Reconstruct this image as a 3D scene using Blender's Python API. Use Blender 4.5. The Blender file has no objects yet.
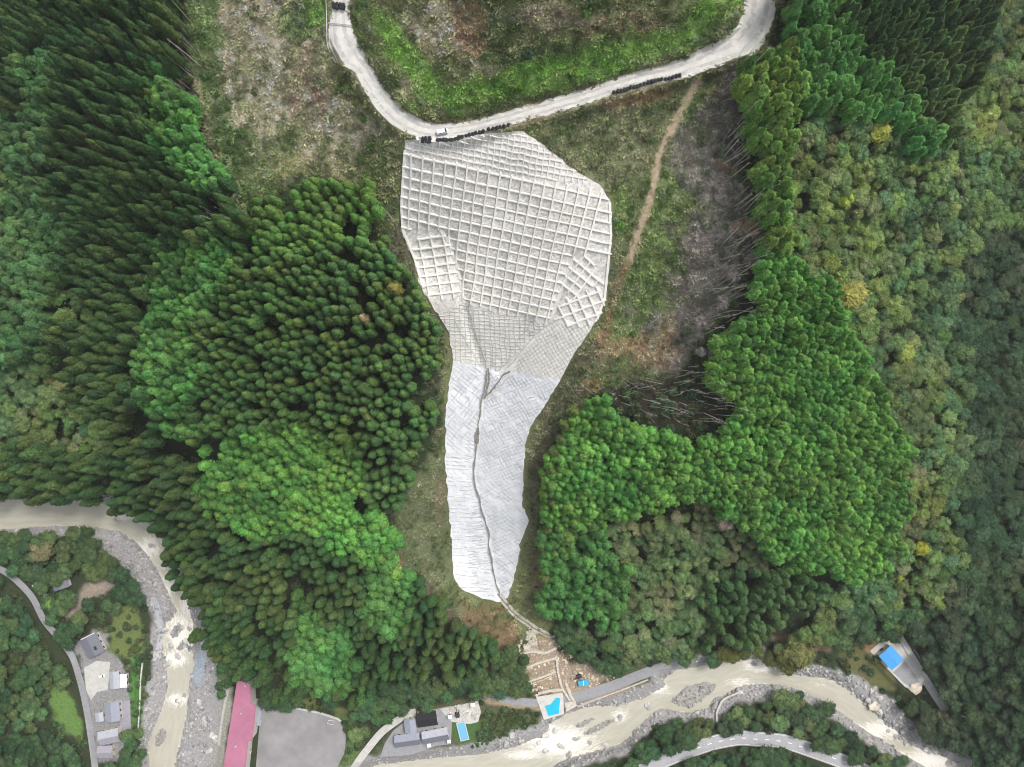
import bpy, bmesh, math, random
import numpy as np
from mathutils import Vector, Matrix, noise as mnoise

random.seed(11)
rng = np.random.default_rng(11)
sc = bpy.context.scene
R = math.radians

# ------------------------------------------------------------------ camera, sky, sun, exposure
ZC, F = 430.0, 683.0            # drone height above the river (m), focal length in photo pixels
cd = bpy.data.cameras.new('camera')
cam = bpy.data.objects.new('camera', cd)
sc.collection.objects.link(cam)
cam.location = (0, 0, ZC)
cam.rotation_euler = (0, 0, 0)
cd.sensor_width = 36.0
cd.lens = F / 1024 * 36
cd.clip_start = 1
cd.clip_end = 12000
sc.camera = cam

SUN_EL, SUN_AZ = 56.0, 42.0      # azimuth measured from +Y (top of the picture) towards +X
w = bpy.data.worlds.new('World')
sc.world = w
w.use_nodes = True
nt = w.node_tree
sky = nt.nodes.new('ShaderNodeTexSky')
sky.sky_type = 'NISHITA'
sky.sun_disc = False
sky.sun_elevation = R(SUN_EL)
sky.sun_rotation = R(SUN_AZ)
sky.air_density = 1.0
sky.dust_density = 4.0
hs = nt.nodes.new('ShaderNodeHueSaturation')
hs.inputs['Saturation'].default_value = 0.30      # overcast: a greyer sky
nt.links.new(sky.outputs[0], hs.inputs['Color'])
nt.links.new(hs.outputs[0], nt.nodes['Background'].inputs['Color'])
nt.nodes['Background'].inputs['Strength'].default_value = 0.13
sl = bpy.data.lights.new('sun', 'SUN')
sl.energy = 1.4
sl.angle = R(14)
sl.color = (1.0, 0.96, 0.9)
sun = bpy.data.objects.new('sun', sl)
sc.collection.objects.link(sun)
sd = Vector((math.sin(R(SUN_AZ)) * math.cos(R(SUN_EL)), math.cos(R(SUN_AZ)) * math.cos(R(SUN_EL)), math.sin(R(SUN_EL))))
sun.rotation_euler = sd.to_track_quat('Z', 'Y').to_euler()
sun.location = (0, 300, 600)
sc.view_settings.view_transform = 'Standard'
sc.view_settings.look = 'None'
sc.view_settings.gamma = 1
sc.view_settings.exposure = 0.55
sc.cycles.filter_width = 1.0
sc.cycles.max_bounces = 4
sc.cycles.diffuse_bounces = 3
sc.cycles.glossy_bounces = 2
sc.cycles.transmission_bounces = 2
sc.cycles.transparent_max_bounces = 4

COL = sc.collection

# ------------------------------------------------------------------ numeric helpers
_tab = rng.random((256, 256))
def vnoise(x, y):
    xi = np.floor(x).astype(int); yi = np.floor(y).astype(int)
    fx = x - xi; fy = y - yi
    fx = fx * fx * (3 - 2 * fx); fy = fy * fy * (3 - 2 * fy)
    a = _tab[xi & 255, yi & 255]; b = _tab[(xi + 1) & 255, yi & 255]
    c = _tab[xi & 255, (yi + 1) & 255]; d = _tab[(xi + 1) & 255, (yi + 1) & 255]
    return (a * (1 - fx) + b * fx) * (1 - fy) + (c * (1 - fx) + d * fx) * fy
def fbm(x, y, s, o=4, sx=0.0):
    v = 0; a = .5; t = 0
    for k in range(o):
        v = v + a * vnoise(x / s + 17.3 * k + sx, y / s + 9.1 * k + sx); t += a
        a *= .5; s *= .5
    return v / t
def sstep(a, b, x):
    t = np.clip((x - a) / (b - a), 0, 1)
    return t * t * (3 - 2 * t)
def inside(poly, X, Y):
    X = np.asarray(X, float); Y = np.asarray(Y, float)
    r = np.zeros(X.shape, bool)
    n = len(poly)
    for i in range(n):
        x0, y0 = poly[i]; x1, y1 = poly[(i + 1) % n]
        if y0 == y1: continue
        c = ((y0 > Y) != (y1 > Y)) & (X < (x1 - x0) * (Y - y0) / (y1 - y0) + x0)
        r ^= c
    return r
def dist_line(pts, X, Y, closed=False):
    X = np.asarray(X, float); Y = np.asarray(Y, float)
    d = np.full(X.shape, 1e9)
    n = len(pts)
    for i in range(n if closed else n - 1):
        x0, y0 = pts[i]; x1, y1 = pts[(i + 1) % n]
        dx, dy = x1 - x0, y1 - y0
        L = dx * dx + dy * dy + 1e-9
        t = np.clip(((X - x0) * dx + (Y - y0) * dy) / L, 0, 1)
        d = np.minimum(d, np.hypot(X - x0 - t * dx, Y - y0 - t * dy))
    return d
def resample(pts, n):
    p = np.array(pts, float)
    s = np.concatenate([[0], np.cumsum(np.hypot(*np.diff(p, axis=0).T))])
    t = np.linspace(0, s[-1], n)
    return np.stack([np.interp(t, s, p[:, 0]), np.interp(t, s, p[:, 1])], 1)
def smooth_line(pts, n):
    """Catmull-Rom through the points, n samples."""
    p = np.array(pts, float)
    p = np.vstack([2 * p[0] - p[1], p, 2 * p[-1] - p[-2]])
    out = []
    for i in range(1, len(p) - 2):
        for t in np.linspace(0, 1, 12, endpoint=False):
            out.append(.5 * ((2 * p[i]) + (-p[i-1] + p[i+1]) * t + (2*p[i-1] - 5*p[i] + 4*p[i+1] - p[i+2]) * t*t + (-p[i-1] + 3*p[i] - 3*p[i+1] + p[i+2]) * t**3))
    out.append(p[-2])
    return resample(out, n)

# ------------------------------------------------------------------ layout of the place (map coordinates)
ROAD_L = [(336,-30),(333,0),(332,10),(329,23),(329,45),(338,63),(355,72),(365,92),(377,110),(390,123),(406,133),(425,139),(440,139),(470,135),(508,126),(537,118),(563,111),(598,100),(620,92),(660,83),(690,77),(712,68),(740,61),(754,55),(764,43),(770,30),(775,12),(776,-30)]
ROAD_R = [(354,-30),(350,0),(350,18),(352,27),(359,43),(371,65),(385,90),(404,110),(422,120),(437,124),(450,124),(475,120),(508,111),(545,100),(581,90),(619,77),(634,72),(655,67),(676,61),(699,50),(718,41),(729,33),(738,24),(743,12),(745,-5),(745,-30)]
NET_L = [(405,141),(404,170),(400,205),(401,232),(412,256),(422,290),(437,312),(450,335),(453,360),(449,385),(446,415),(445,460),(448,500),(452,540),(453,573),(460,588)]
NET_R = [(522,131),(545,147),(577,172),(600,185),(611,203),(612,235),(610,258),(606,300),(596,322),(575,352),(560,380),(545,405),(532,425),(525,445),(524,475),(522,505),(529,520),(521,540),(517,565),(512,585),(507,598)]
NET = NET_L + [(478,597),(499,602)] + NET_R[::-1]
RIVER1 = [(-160,500),(-40,498),(0,500),(40,498),(75,500),(105,503),(125,505),(142,515),(155,530),(166,545),(176,560),(184,578),(188,600),(192,618),(197,635),(193,650),(195,665),(190,680),(188,700),(186,720),(180,745),(175,767),(168,840),(140,840),(150,767),(147,745),(152,732),(163,705),(168,685),(165,660),(160,640),(166,622),(176,612),(171,600),(164,585),(157,570),(148,556),(135,541),(120,532),(100,528),(60,526),(30,528),(0,530),(-40,531),(-160,535)]
RIVER2 = [(300,790),(380,764),(440,757),(480,754),(515,747),(540,736),(548,724),(565,714),(585,707),(600,705),(622,704),(646,697),(665,685),(662,680),(677,669),(690,668),(720,662),(758,658),(786,673),(806,676),(823,677),(833,680),(846,688),(856,696),(872,710),(886,723),(902,734),(922,746),(945,757),(965,767),(1040,800),(1140,850),(1080,880),(960,795),(925,767),(898,752),(875,737),(856,724),(839,711),(823,701),(806,693),(785,685),(765,684),(742,686),(726,695),(714,699),(708,708),(689,714),(661,708),(648,718),(632,734),(624,743),(599,751),(575,757),(556,764),(530,790),(400,830)]
ISLANDS = [[(669,702),(685,686),(704,681),(717,684),(714,691),(700,702),(690,709)],
           [(581,735),(590,727),(605,720),(616,717),(615,722),(603,729),(592,735)],
           [(572,728),(585,719),(597,716),(595,720),(583,727)],
           [(155,748),(156,736),(161,727),(167,730),(166,740),(160,748)],
           [(170,634),(174,626),(180,622),(184,628),(178,636),(172,640)],
           [(176,648),(182,640),(188,640),(187,646),(180,652)]]
ROAD_BL = [(-60,555),(-20,562),(0,569),(15,579),(32,597),(44,620),(58,637),(72,656),(80,680),(86,706),(90,730),(95,767),(99,810)]
ROAD_S = [(590,800),(640,772),(672,757),(697,748),(716,742),(740,738),(756,739),(773,740),(790,743),(814,751),(839,760),(860,769),(920,800)]
ROAD_E1 = [(484,693),(498,697),(515,701),(538,703)]
ROAD_E2 = [(562,700),(580,696),(600,690),(620,683),(640,675),(660,668),(676,664),(690,660)]
ROAD_NE = [(897,634),(905,647),(918,668),(932,690),(946,711)]
PATH_C = [(345,785),(356,765),(370,746),(382,732),(395,722),(408,714),(416,712)]
TRAIL = [(697,82),(690,95),(680,112),(668,135),(659,155),(655,178),(648,205),(640,228),(633,250),(628,262)]
TRAIL2 = [(628,262),(622,273),(616,285),(612,305),(606,330),(600,352)]
CHAN = [(487,370),(485,385),(482,400),(478,430),(476,450),(473,475),(476,490),(482,510),(488,530),(490,550),(494,575),(500,597)]
CASC = [(498,594),(506,604),(515,614),(526,622),(538,630),(552,637)]
# flat pads: polygon, height
PADS = {
 'playground': ([(262,706),(290,706),(320,712),(340,719),(347,735),(346,752),(338,768),(325,790),(255,790),(252,766),(258,730)], 5.0),
 'centre_yard': ([(395,728),(413,712),(440,706),(478,700),(482,712),(480,728),(474,745),(450,747),(410,757),(378,758),(384,742)], 4.5),
 'site_pad': ([(535,697),(563,692),(575,700),(577,705),(563,715),(543,720),(538,712)], 4.5),
 'building_pad': ([(870,651),(884,639),(897,636),(926,684),(918,694),(905,688)], 6.5),
 'village_yard': ([(76,640),(94,630),(108,632),(112,650),(126,662),(130,690),(131,742),(118,764),(97,764),(92,735),(88,705),(83,676),(78,660)], 7.0),
 'pink_base': ([(219,800),(235,676),(256,678),(262,706),(256,790)], 5.0),
}
CTRL = """340,-60,180 345,0,171 345,45,169 365,80,167 400,118,165 440,130,164 500,118,164 560,102,165 620,84,165.5 690,64,166 745,40,167 765,0,168 765,-60,172
450,-60,198 550,-60,204 660,-60,196 430,20,182 550,20,187 650,20,178 560,60,175 460,80,173 650,50,172
270,-60,176 270,0,168 220,0,158 270,60,160 330,100,157 370,140,152 230,90,151 200,60,150 230,180,142 290,170,146 340,200,141 390,200,143
190,120,143 190,30,148 150,80,130 150,0,134 150,-80,140 100,150,113 50,50,98 0,0,86 -80,-80,72 0,150,74 -90,150,50 50,250,78 120,250,96 180,230,118 -90,320,30 0,320,50 60,340,62 130,340,78
250,250,135 300,300,128 380,280,126 430,340,104 420,260,122 230,330,108 180,330,90 350,380,108 420,420,86 280,400,95 220,420,76 170,420,66 100,420,46 0,420,28 -90,430,14 50,470,18 -90,480,8 120,480,22 170,490,30
350,470,78 430,480,64 250,490,58 300,540,46 400,560,44 220,560,28 200,610,12 190,560,14 350,620,26 450,600,28 300,650,14 250,650,10 450,660,14 500,640,13 400,690,8 330,690,8 240,690,7
405,150,159 520,140,160 460,180,149 540,200,145 600,190,146 500,250,128 600,260,130 440,300,116 560,320,112 500,340,100 470,380,87 540,380,92 450,440,70 500,430,73 490,500,50 520,510,51 455,550,34 510,560,31 480,600,19 515,610,16
620,140,152 680,120,152 660,220,138 620,300,118 700,200,144 740,110,152 745,200,146 720,300,127 640,380,102 690,380,104 590,400,94 560,460,74 545,540,42 540,600,19 780,50,157 800,130,148 790,220,142 770,300,128 730,420,102 680,470,86 620,480,76 600,560,42 570,610,18 560,640,9 620,620,18 680,560,48 680,620,20 690,645,8 740,480,80 800,400,100 840,340,107 860,420,90 800,500,68 760,580,36 760,640,8 830,560,46 820,640,8 870,520,60 860,600,25 900,450,76
850,-60,160 850,20,150 920,60,122 980,20,104 1060,-60,92 990,120,86 900,170,116 860,250,118 950,220,84 900,330,94 960,320,58 1010,250,52 1090,150,62 1000,360,42 960,420,58 1010,450,34 940,500,50 980,560,28 1040,560,34 1100,300,48 1100,500,50 930,580,28 960,640,16 1020,680,28 1100,680,54 990,730,14 1060,760,32
910,620,10 870,645,6.5 900,665,6.5 930,690,7 950,715,7 880,690,3 920,720,2.5 960,745,3 850,670,3
540,690,5 510,690,6 500,715,4 460,735,4 420,730,4.5 380,750,4 590,690,4.5 640,680,4.5 680,667,5 620,697,2 560,715,4
700,742,9 760,741,9.5 640,765,8 830,757,9.5 660,735,4 720,720,4 780,710,4 830,735,6 880,765,7 700,790,16 800,800,20 920,830,22 640,840,20 400,860,10
300,740,5 350,740,5 240,740,5 215,720,3 205,680,2.5 210,760,2.5 225,790,4
0,545,5 50,560,6 100,560,5 120,545,2 140,570,2 155,600,2 150,640,2.5 140,660,5 100,600,7 60,600,8 30,590,9 0,575,10 -90,560,12 50,640,11 70,690,8 90,720,7 120,700,6.5 140,720,5 150,710,2 155,680,2 30,680,19 50,720,16 0,640,24 0,740,32 -90,650,45 -90,800,55 60,790,18 110,760,6.5 130,800,5 145,790,3"""
cp = np.array([[float(v) for v in s.split(',')] for s in CTRL.split()])
def tps_fit(P, z, lam=60.0):
    d = np.hypot(P[:, None, 0] - P[None, :, 0], P[:, None, 1] - P[None, :, 1]) / 100
    K = np.where(d > 0, d * d * np.log(d + 1e-12), 0)
    n = len(P)
    A = np.zeros((n + 3, n + 3)); A[:n, :n] = K + np.eye(n) * lam * 1e-4
    Q = np.c_[np.ones(n), P / 100]
    A[:n, n:] = Q; A[n:, :n] = Q.T
    return np.linalg.solve(A, np.r_[z, 0, 0, 0])
_w = tps_fit(cp[:, :2], cp[:, 2])
def tps(X, Y):
    sh = X.shape; X = X.ravel(); Y = Y.ravel()
    out = _w[-3] + _w[-2] * X / 100 + _w[-1] * Y / 100
    for k in range(len(cp)):
        d2 = ((X - cp[k, 0]) ** 2 + (Y - cp[k, 1]) ** 2) / 1e4
        out = out + _w[k] * .5 * d2 * np.log(d2 + 1e-12)
    return out.reshape(sh)

GS = 2.0
gx = np.concatenate([np.linspace(-180, -44, 18), np.arange(-40, 1065, GS), np.linspace(1072, 1204, 18)])
gy = np.concatenate([np.linspace(-180, -44, 18), np.arange(-40, 809, GS), np.linspace(816, 940, 17)])
GX, GY = np.meshgrid(gx, gy)
# the thin-plate surface on a coarse grid, then interpolated
cx_ = np.arange(-188, 1213, 8.0); cy_ = np.arange(-188, 949, 8.0)
CXX, CYY = np.meshgrid(cx_, cy_)
_cz = tps(CXX, CYY)
def bil(gxs, gys, Z, x, y):
    x = np.clip(x, gxs[0], gxs[-1] - 1e-6); y = np.clip(y, gys[0], gys[-1] - 1e-6)
    i = np.clip(np.searchsorted(gxs, x, 'right') - 1, 0, len(gxs) - 2)
    j = np.clip(np.searchsorted(gys, y, 'right') - 1, 0, len(gys) - 2)
    u = (x - gxs[i]) / (gxs[i + 1] - gxs[i]); v = (y - gys[j]) / (gys[j + 1] - gys[j])
    return (Z[j, i] * (1 - u) + Z[j, i + 1] * u) * (1 - v) + (Z[j + 1, i] * (1 - u) + Z[j + 1, i + 1] * u) * v
HZ = bil(cx_, cy_, _cz, GX, GY)
HZ = np.maximum(HZ, 1.2)
# natural roughness
HZ = HZ + (fbm(GX, GY, 34, 4) - .5) * 2.6 * sstep(3, 30, HZ) + (fbm(GX, GY, 7, 3, 40) - .5) * .9 * sstep(2, 20, HZ)
NET_D = np.where(inside(NET, GX, GY), -dist_line(NET, GX, GY, True), dist_line(NET, GX, GY, True))
base_smooth = bil(cx_, cy_, _cz, GX, GY) + (fbm(GX, GY, 60, 2, 5) - .5) * 2.5
# the gully down the middle of the treated slope
gul = dist_line(CHAN, GX, GY)
_fd = np.zeros(GX.shape)
for fold in ([(463,300),(470,330),(483,368)],[(450,235),(457,262),(465,300)],[(549,322),(520,345),(500,372)],[(573,255),(549,322)],[(530,322),(515,345),(497,372)]):
    _fd = np.maximum(_fd, 1.3 * np.exp(-(dist_line(fold, GX, GY) / 4.5) ** 2))
base_smooth = base_smooth - np.maximum(_fd, 1.0 * np.exp(-(gul / 9.0) ** 2))
for f_ in ([(160,225),(148,260),(140,320),(128,365),(138,410),(165,445),(198,468)], [(10,140),(26,95),(30,45)]):
    HZ = HZ - 9.0 * np.exp(-(dist_line(f_, GX, GY) / 15.0) ** 2)
k = sstep(0, 8, NET_D)
HZ = base_smooth * (1 - k) + HZ * k
def flatten_road(center, half, blend, n=200):
    global HZ
    c = smooth_line(center, n)
    hz = bil(cx_, cy_, _cz, c[:, 0], c[:, 1])
    hz = np.convolve(np.pad(hz, 12, 'edge'), np.ones(25) / 25, 'valid')
    x0, y0 = c.min(0) - half - blend - 4; x1, y1 = c.max(0) + half + blend + 4
    ii = np.where((gx >= x0) & (gx <= x1))[0]; jj = np.where((gy >= y0) & (gy <= y1))[0]
    sx = GX[np.ix_(jj, ii)]; sy = GY[np.ix_(jj, ii)]
    best = np.full(sx.shape, 1e9); hh = np.zeros(sx.shape)
    for q in range(n):
        d = np.hypot(sx - c[q, 0], sy - c[q, 1])
        m = d < best
        best[m] = d[m]; hh[m] = hz[q]
    k = sstep(half, half + blend, best)
    HZ[np.ix_(jj, ii)] = hh * (1 - k) + HZ[np.ix_(jj, ii)] * k
rl = resample(ROAD_L, 260); rr = resample(ROAD_R, 260)
flatten_road((rl + rr)[::8] / 2, 9.5, 7, 300)
flatten_road([(345,25),(352,60)], 11, 4, 30)
flatten_road([(752,40),(760,10)], 16, 6, 30)
flatten_road(ROAD_BL, 5, 8)
flatten_road(ROAD_S, 9, 8)
flatten_road(ROAD_E1, 6, 5); flatten_road(ROAD_E2, 7, 5)
flatten_road(ROAD_NE, 6, 5); flatten_road(PATH_C, 4, 4)
for nm, (poly, hz) in PADS.items():
    d = dist_line(poly, GX, GY, True); d = np.where(inside(poly, GX, GY), -d, d)
    k = sstep(2.5, 8, d)
    HZ = hz * (1 - k) + HZ * k
RIV_D = np.full(GX.shape, 1e9)
for rv in (RIVER1, RIVER2):
    d = dist_line(rv, GX, GY, True); d = np.where(inside(rv, GX, GY), -d, d)
    RIV_D = np.minimum(RIV_D, d)
k = sstep(0, 9, RIV_D)
bank = .25 + .1 * np.maximum(RIV_D, 0) + (fbm(GX, GY, 6, 3, 3) - .5) * .7
HZ = np.where(RIV_D > 0, np.maximum(.05, bank * (1 - k) + HZ * k), HZ)
bed = -.15 - np.minimum(1.2, -RIV_D * .12) + (fbm(GX, GY, 7, 3, 8) - .45) * .6
HZ = np.where(RIV_D <= 0, bed, HZ)
# shoals in the two stretches of rapids
shoal = 1.15 * np.exp(-(((GX - 178) / 14) ** 2 + ((GY - 638) / 22) ** 2)) + 1.0 * np.exp(-(((GX - 570) / 32) ** 2 + ((GY - 738) / 14) ** 2)) + .9 * np.exp(-(((GX - 900) / 40) ** 2 + ((GY - 742) / 9) ** 2))
HZ = np.where(RIV_D <= 0, HZ + shoal * np.clip(fbm(GX, GY, 9, 3, 21) * 2.6 - .75, 0, 1.2), HZ)
for isl in ISLANDS:
    d = dist_line(isl, GX, GY, True); ins = inside(isl, GX, GY)
    HZ = np.where(ins, np.maximum(HZ, .12 + np.minimum(.7, d * .14) + (fbm(GX, GY, 5, 2, 2) - .5) * .2), HZ)

_HL = None
_i0 = 18; _nxu = len(np.arange(-40, 1065, GS)); _nyu = len(np.arange(-40, 809, GS))
def H(x, y):
    global _HL
    if isinstance(x, (int, float)) and -40 <= x < 1062 and -40 <= y < 806:
        if _HL is None: _HL = HZ.tolist()
        u = (x + 40) / GS; v = (y + 40) / GS; i = int(u); j = int(v); u -= i; v -= j
        r0 = _HL[j + _i0]; r1 = _HL[j + _i0 + 1]; i += _i0
        return (r0[i] * (1 - u) + r0[i + 1] * u) * (1 - v) + (r1[i] * (1 - u) + r1[i + 1] * u) * v
    r = bil(gx, gy, HZ, np.asarray(x, float), np.asarray(y, float))
    return float(r) if np.ndim(r) == 0 else r
def at(x, y, z):
    k = (ZC - z) / F
    return Vector(((x - 512) * k, (383.5 - y) * k, z))
def G(x, y, off=0.0):
    x = float(x); y = float(y)
    return at(x, y, H(x, y)) + Vector((0, 0, off))
def normal(x, y, e=1.5):
    x = float(x); y = float(y)
    n = (G(x + e, y) - G(x - e, y)).cross(G(x, y - e) - G(x, y + e))
    return n.normalized()
def mpp(x, y):
    return (ZC - H(x, y)) / F

# ------------------------------------------------------------------ object helpers
def link(o, parent=None):
    COL.objects.link(o)
    if parent: o.parent = parent
    return o
def mesh_obj(name, verts, faces, mats, parent=None, smooth=False, mi=None):
    me = bpy.data.meshes.new(name)
    me.from_pydata([tuple(v) for v in verts], [], faces)
    for m in (mats if isinstance(mats, (list, tuple)) else [mats]): me.materials.append(m)
    if mi is not None: me.polygons.foreach_set('material_index', mi)
    if smooth: me.polygons.foreach_set('use_smooth', [True] * len(me.polygons))
    me.update()
    return link(bpy.data.objects.new(name, me), parent)
def bm_obj(name, bm, mats, parent=None, smooth=False):
    me = bpy.data.meshes.new(name)
    bm.to_mesh(me); bm.free()
    for m in (mats if isinstance(mats, (list, tuple)) else [mats]): me.materials.append(m)
    if smooth: me.polygons.foreach_set('use_smooth', [True] * len(me.polygons))
    return link(bpy.data.objects.new(name, me), parent)
def tag(o, label=None, cat=None, group=None, kind=None):
    if label: o['label'] = label
    if cat: o['category'] = cat
    if group: o['group'] = group
    if kind: o['kind'] = kind
    return o
def empty(name, loc, rz=0.0, **kw):
    o = bpy.data.objects.new(name, None)
    o.location = loc; o.rotation_euler = (0, 0, rz)
    o.empty_display_size = .5
    link(o)
    return tag(o, **kw)
def box(bm, cx, cy, cz, sx, sy, sz, rz=0.0, bevel=0.0):
    r = bmesh.ops.create_cube(bm, size=1)
    M = Matrix.Translation((cx, cy, cz)) @ Matrix.Rotation(rz, 4, 'Z') @ Matrix.Diagonal((sx, sy, sz, 1))
    bmesh.ops.transform(bm, matrix=M, verts=r['verts'])
    if bevel:
        es = list({e for v in r['verts'] for e in v.link_edges})
        bmesh.ops.bevel(bm, geom=es, offset=bevel, segments=2, affect='EDGES')
    return r['verts']
def boxpart(name, c, s, m, parent, rz=0.0, bevel=0.0):
    bm = bmesh.new(); box(bm, *c, *s, rz, bevel)
    return bm_obj(name, bm, m, parent)
def tube(bm, p0, p1, r0, r1, seg=6):
    p0 = Vector(p0); p1 = Vector(p1)
    d = p1 - p0
    q = d.to_track_quat('Z', 'Y').to_matrix().to_4x4()
    r = bmesh.ops.create_cone(bm, cap_ends=True, segments=seg, radius1=r0, radius2=r1, depth=d.length)
    bmesh.ops.transform(bm, matrix=Matrix.Translation((p0 + p1) / 2) @ q, verts=r['verts'])

# ------------------------------------------------------------------ materials
def node(t, ty, **kw):
    n = t.nodes.new(ty)
    for k, v in kw.items(): setattr(n, k, v)
    return n
def mat(name, col, rough=.8, var=.25, scale=1.2, bump=.0, bscale=6.0, spec=.3, rand=0.0, col2=None, detail=6):
    m = bpy.data.materials.new(name); m.use_nodes = True
    t = m.node_tree; b = t.nodes['Principled BSDF']
    b.inputs['Roughness'].default_value = rough
    b.inputs['Specular IOR Level'].default_value = spec
    g = node(t, 'ShaderNodeNewGeometry')
    n = node(t, 'ShaderNodeTexNoise'); n.inputs['Scale'].default_value = scale; n.inputs['Detail'].default_value = detail
    n.inputs['Roughness'].default_value = .65
    t.links.new(g.outputs['Position'], n.inputs['Vector'])
    mx = node(t, 'ShaderNodeMix', data_type='RGBA')
    c2 = col2 or [c * (1 + var) for c in col]
    c1 = col if col2 else [c * (1 - var) for c in col]
    mx.inputs['A'].default_value = (*c1, 1); mx.inputs['B'].default_value = (*c2, 1)
    mr = node(t, 'ShaderNodeMapRange'); mr.inputs['From Min'].default_value = .3; mr.inputs['From Max'].default_value = .7
    t.links.new(n.outputs['Fac'], mr.inputs['Value'])
    t.links.new(mr.outputs[0], mx.inputs['Factor'])
    out = mx.outputs['Result']
    if rand:
        oi = node(t, 'ShaderNodeObjectInfo')
        m2 = node(t, 'ShaderNodeMapRange'); m2.inputs['To Min'].default_value = 1 - rand; m2.inputs['To Max'].default_value = 1 + rand
        t.links.new(oi.outputs['Random'], m2.inputs['Value'])
        vm = node(t, 'ShaderNodeVectorMath', operation='SCALE')
        t.links.new(out, vm.inputs[0]); t.links.new(m2.outputs[0], vm.inputs['Scale'])
        out = vm.outputs[0]
    t.links.new(out, b.inputs['Base Color'])
    if bump:
        n2 = node(t, 'ShaderNodeTexNoise'); n2.inputs['Scale'].default_value = bscale; n2.inputs['Detail'].default_value = 4
        t.links.new(g.outputs['Position'], n2.inputs['Vector'])
        bp = node(t, 'ShaderNodeBump'); bp.inputs['Strength'].default_value = 1; bp.inputs['Distance'].default_value = bump
        t.links.new(n2.outputs['Fac'], bp.inputs['Height']); t.links.new(bp.outputs[0], b.inputs['Normal'])
    return m
def tint_mat(name, lo=.6, hi=1.4, transl=.25, rough=.75, island=True, default=(.08, .12, .04)):
    """colour from the plant's own 'tint' value, varied leaf by leaf"""
    m = bpy.data.materials.new(name); m.use_nodes = True
    t = m.node_tree; b = t.nodes['Principled BSDF']
    b.inputs['Roughness'].default_value = rough; b.inputs['Specular IOR Level'].default_value = .2
    a = node(t, 'ShaderNodeAttribute', attribute_type='INSTANCER', attribute_name='tint')
    g = node(t, 'ShaderNodeNewGeometry')
    mr = node(t, 'ShaderNodeMapRange'); mr.inputs['To Min'].default_value = lo; mr.inputs['To Max'].default_value = hi
    if island:
        t.links.new(g.outputs['Random Per Island'], mr.inputs['Value'])
    else:
        n = node(t, 'ShaderNodeTexNoise'); n.inputs['Scale'].default_value = 1.5
        t.links.new(g.outputs['Position'], n.inputs['Vector']); t.links.new(n.outputs['Fac'], mr.inputs['Value'])
    n3 = node(t, 'ShaderNodeTexNoise'); n3.inputs['Scale'].default_value = .35; n3.inputs['Detail'].default_value = 3
    t.links.new(g.outputs['Position'], n3.inputs['Vector'])
    m3 = node(t, 'ShaderNodeMapRange'); m3.inputs['From Min'].default_value = .3; m3.inputs['From Max'].default_value = .7; m3.inputs['To Min'].default_value = .8; m3.inputs['To Max'].default_value = 1.2
    t.links.new(n3.outputs['Fac'], m3.inputs['Value'])
    mu = node(t, 'ShaderNodeMath', operation='MULTIPLY'); t.links.new(mr.outputs[0], mu.inputs[0]); t.links.new(m3.outputs[0], mu.inputs[1])
    vm = node(t, 'ShaderNodeVectorMath', operation='SCALE')
    t.links.new(a.outputs['Vector'], vm.inputs[0]); t.links.new(mu.outputs[0], vm.inputs['Scale'])
    t.links.new(vm.outputs[0], b.inputs['Base Color'])
    if transl:
        tr = node(t, 'ShaderNodeBsdfTranslucent'); t.links.new(vm.outputs[0], tr.inputs['Color'])
        ms = node(t, 'ShaderNodeMixShader'); ms.inputs[0].default_value = transl
        t.links.new(b.outputs[0], ms.inputs[1]); t.links.new(tr.outputs[0], ms.inputs[2])
        t.links.new(ms.outputs[0], t.nodes['Material Output'].inputs['Surface'])
    return m

M = {}
M['leaf'] = tint_mat('foliage', .55, 1.45, transl=.3)
M['core'] = tint_mat('inner_foliage', .6, 1.25, transl=0, island=False)
M['grass'] = tint_mat('grass_blades', .65, 1.45)
M['stone'] = tint_mat('river_stone', .8, 1.2, transl=0, island=False, rough=.85)
M['bark'] = mat('bark', (.13, .115, .10), .9, .3, 2.0, rand=.3)
M['pale_bark'] = mat('weathered_bark', (.52, .475, .45), .9, .3, 2.0, rand=.35)
M['road'] = mat('pale_concrete_road', (.58, .565, .53), .9, .16, .22, .01, 3)
M['track'] = mat('worn_wheel_track', (.46, .45, .43), .9, .2, .3, .01, 3)
M['concrete'] = mat('concrete', (.52, .51, .48), .9, .14, .5, .01, 4)
M['beam'] = mat('frame_concrete', (.89, .865, .815), .85, .08, .5, .02, 5, rand=.05)
M['mortar'] = mat('sprayed_mortar', (.70, .675, .63), .95, .34, .7, .25, 1.4)
M['panel'] = mat('cell_mortar', (.69, .66, .61), .95, .42, .75, .3, 1.2, rand=.10)
M['cream'] = mat('cream_mortar', (.79, .77, .72), .95, .16, .4, .2, 1.5)
M['sheet'] = mat('white_slope_sheet', (.72, .73, .75), .75, .09, .13, .3, .7, col2=(.86, .868, .89))
M['seam'] = mat('sheet_seam', (.55, .565, .59), .9, .25, .5)
M['creamseam'] = mat('mortar_joint', (.57, .555, .52), .9, .3, .5)
M['channel'] = mat('stained_channel', (.26, .25, .22), .9, .4, .7, .1, 3)
M['rock'] = mat('pale_rubble', (.58, .53, .45), .95, .25, .6, .25, 1.6)
M['asphalt'] = mat('grey_asphalt', (.30, .30, .315), .9, .12, .5)
M['highway'] = mat('pale_asphalt', (.40, .40, .415), .9, .10, .4)
M['yard'] = mat('playground_earth', (.275, .265, .268), .95, .2, .08, .02, 2)
M['paint'] = mat('white_road_paint', (.8, .8, .8), .7, .06, 1)
M['pink'] = mat('pink_roof', (.43, .165, .25), .7, .12, .12)
M['bluetarp'] = mat('blue_roof_sheet', (.07, .33, .72), .6, .06, .6, .03, 2)
M['cyan'] = mat('bright_blue_sheet', (.02, .47, .72), .5, .08, .6, .05, 2)
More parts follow.
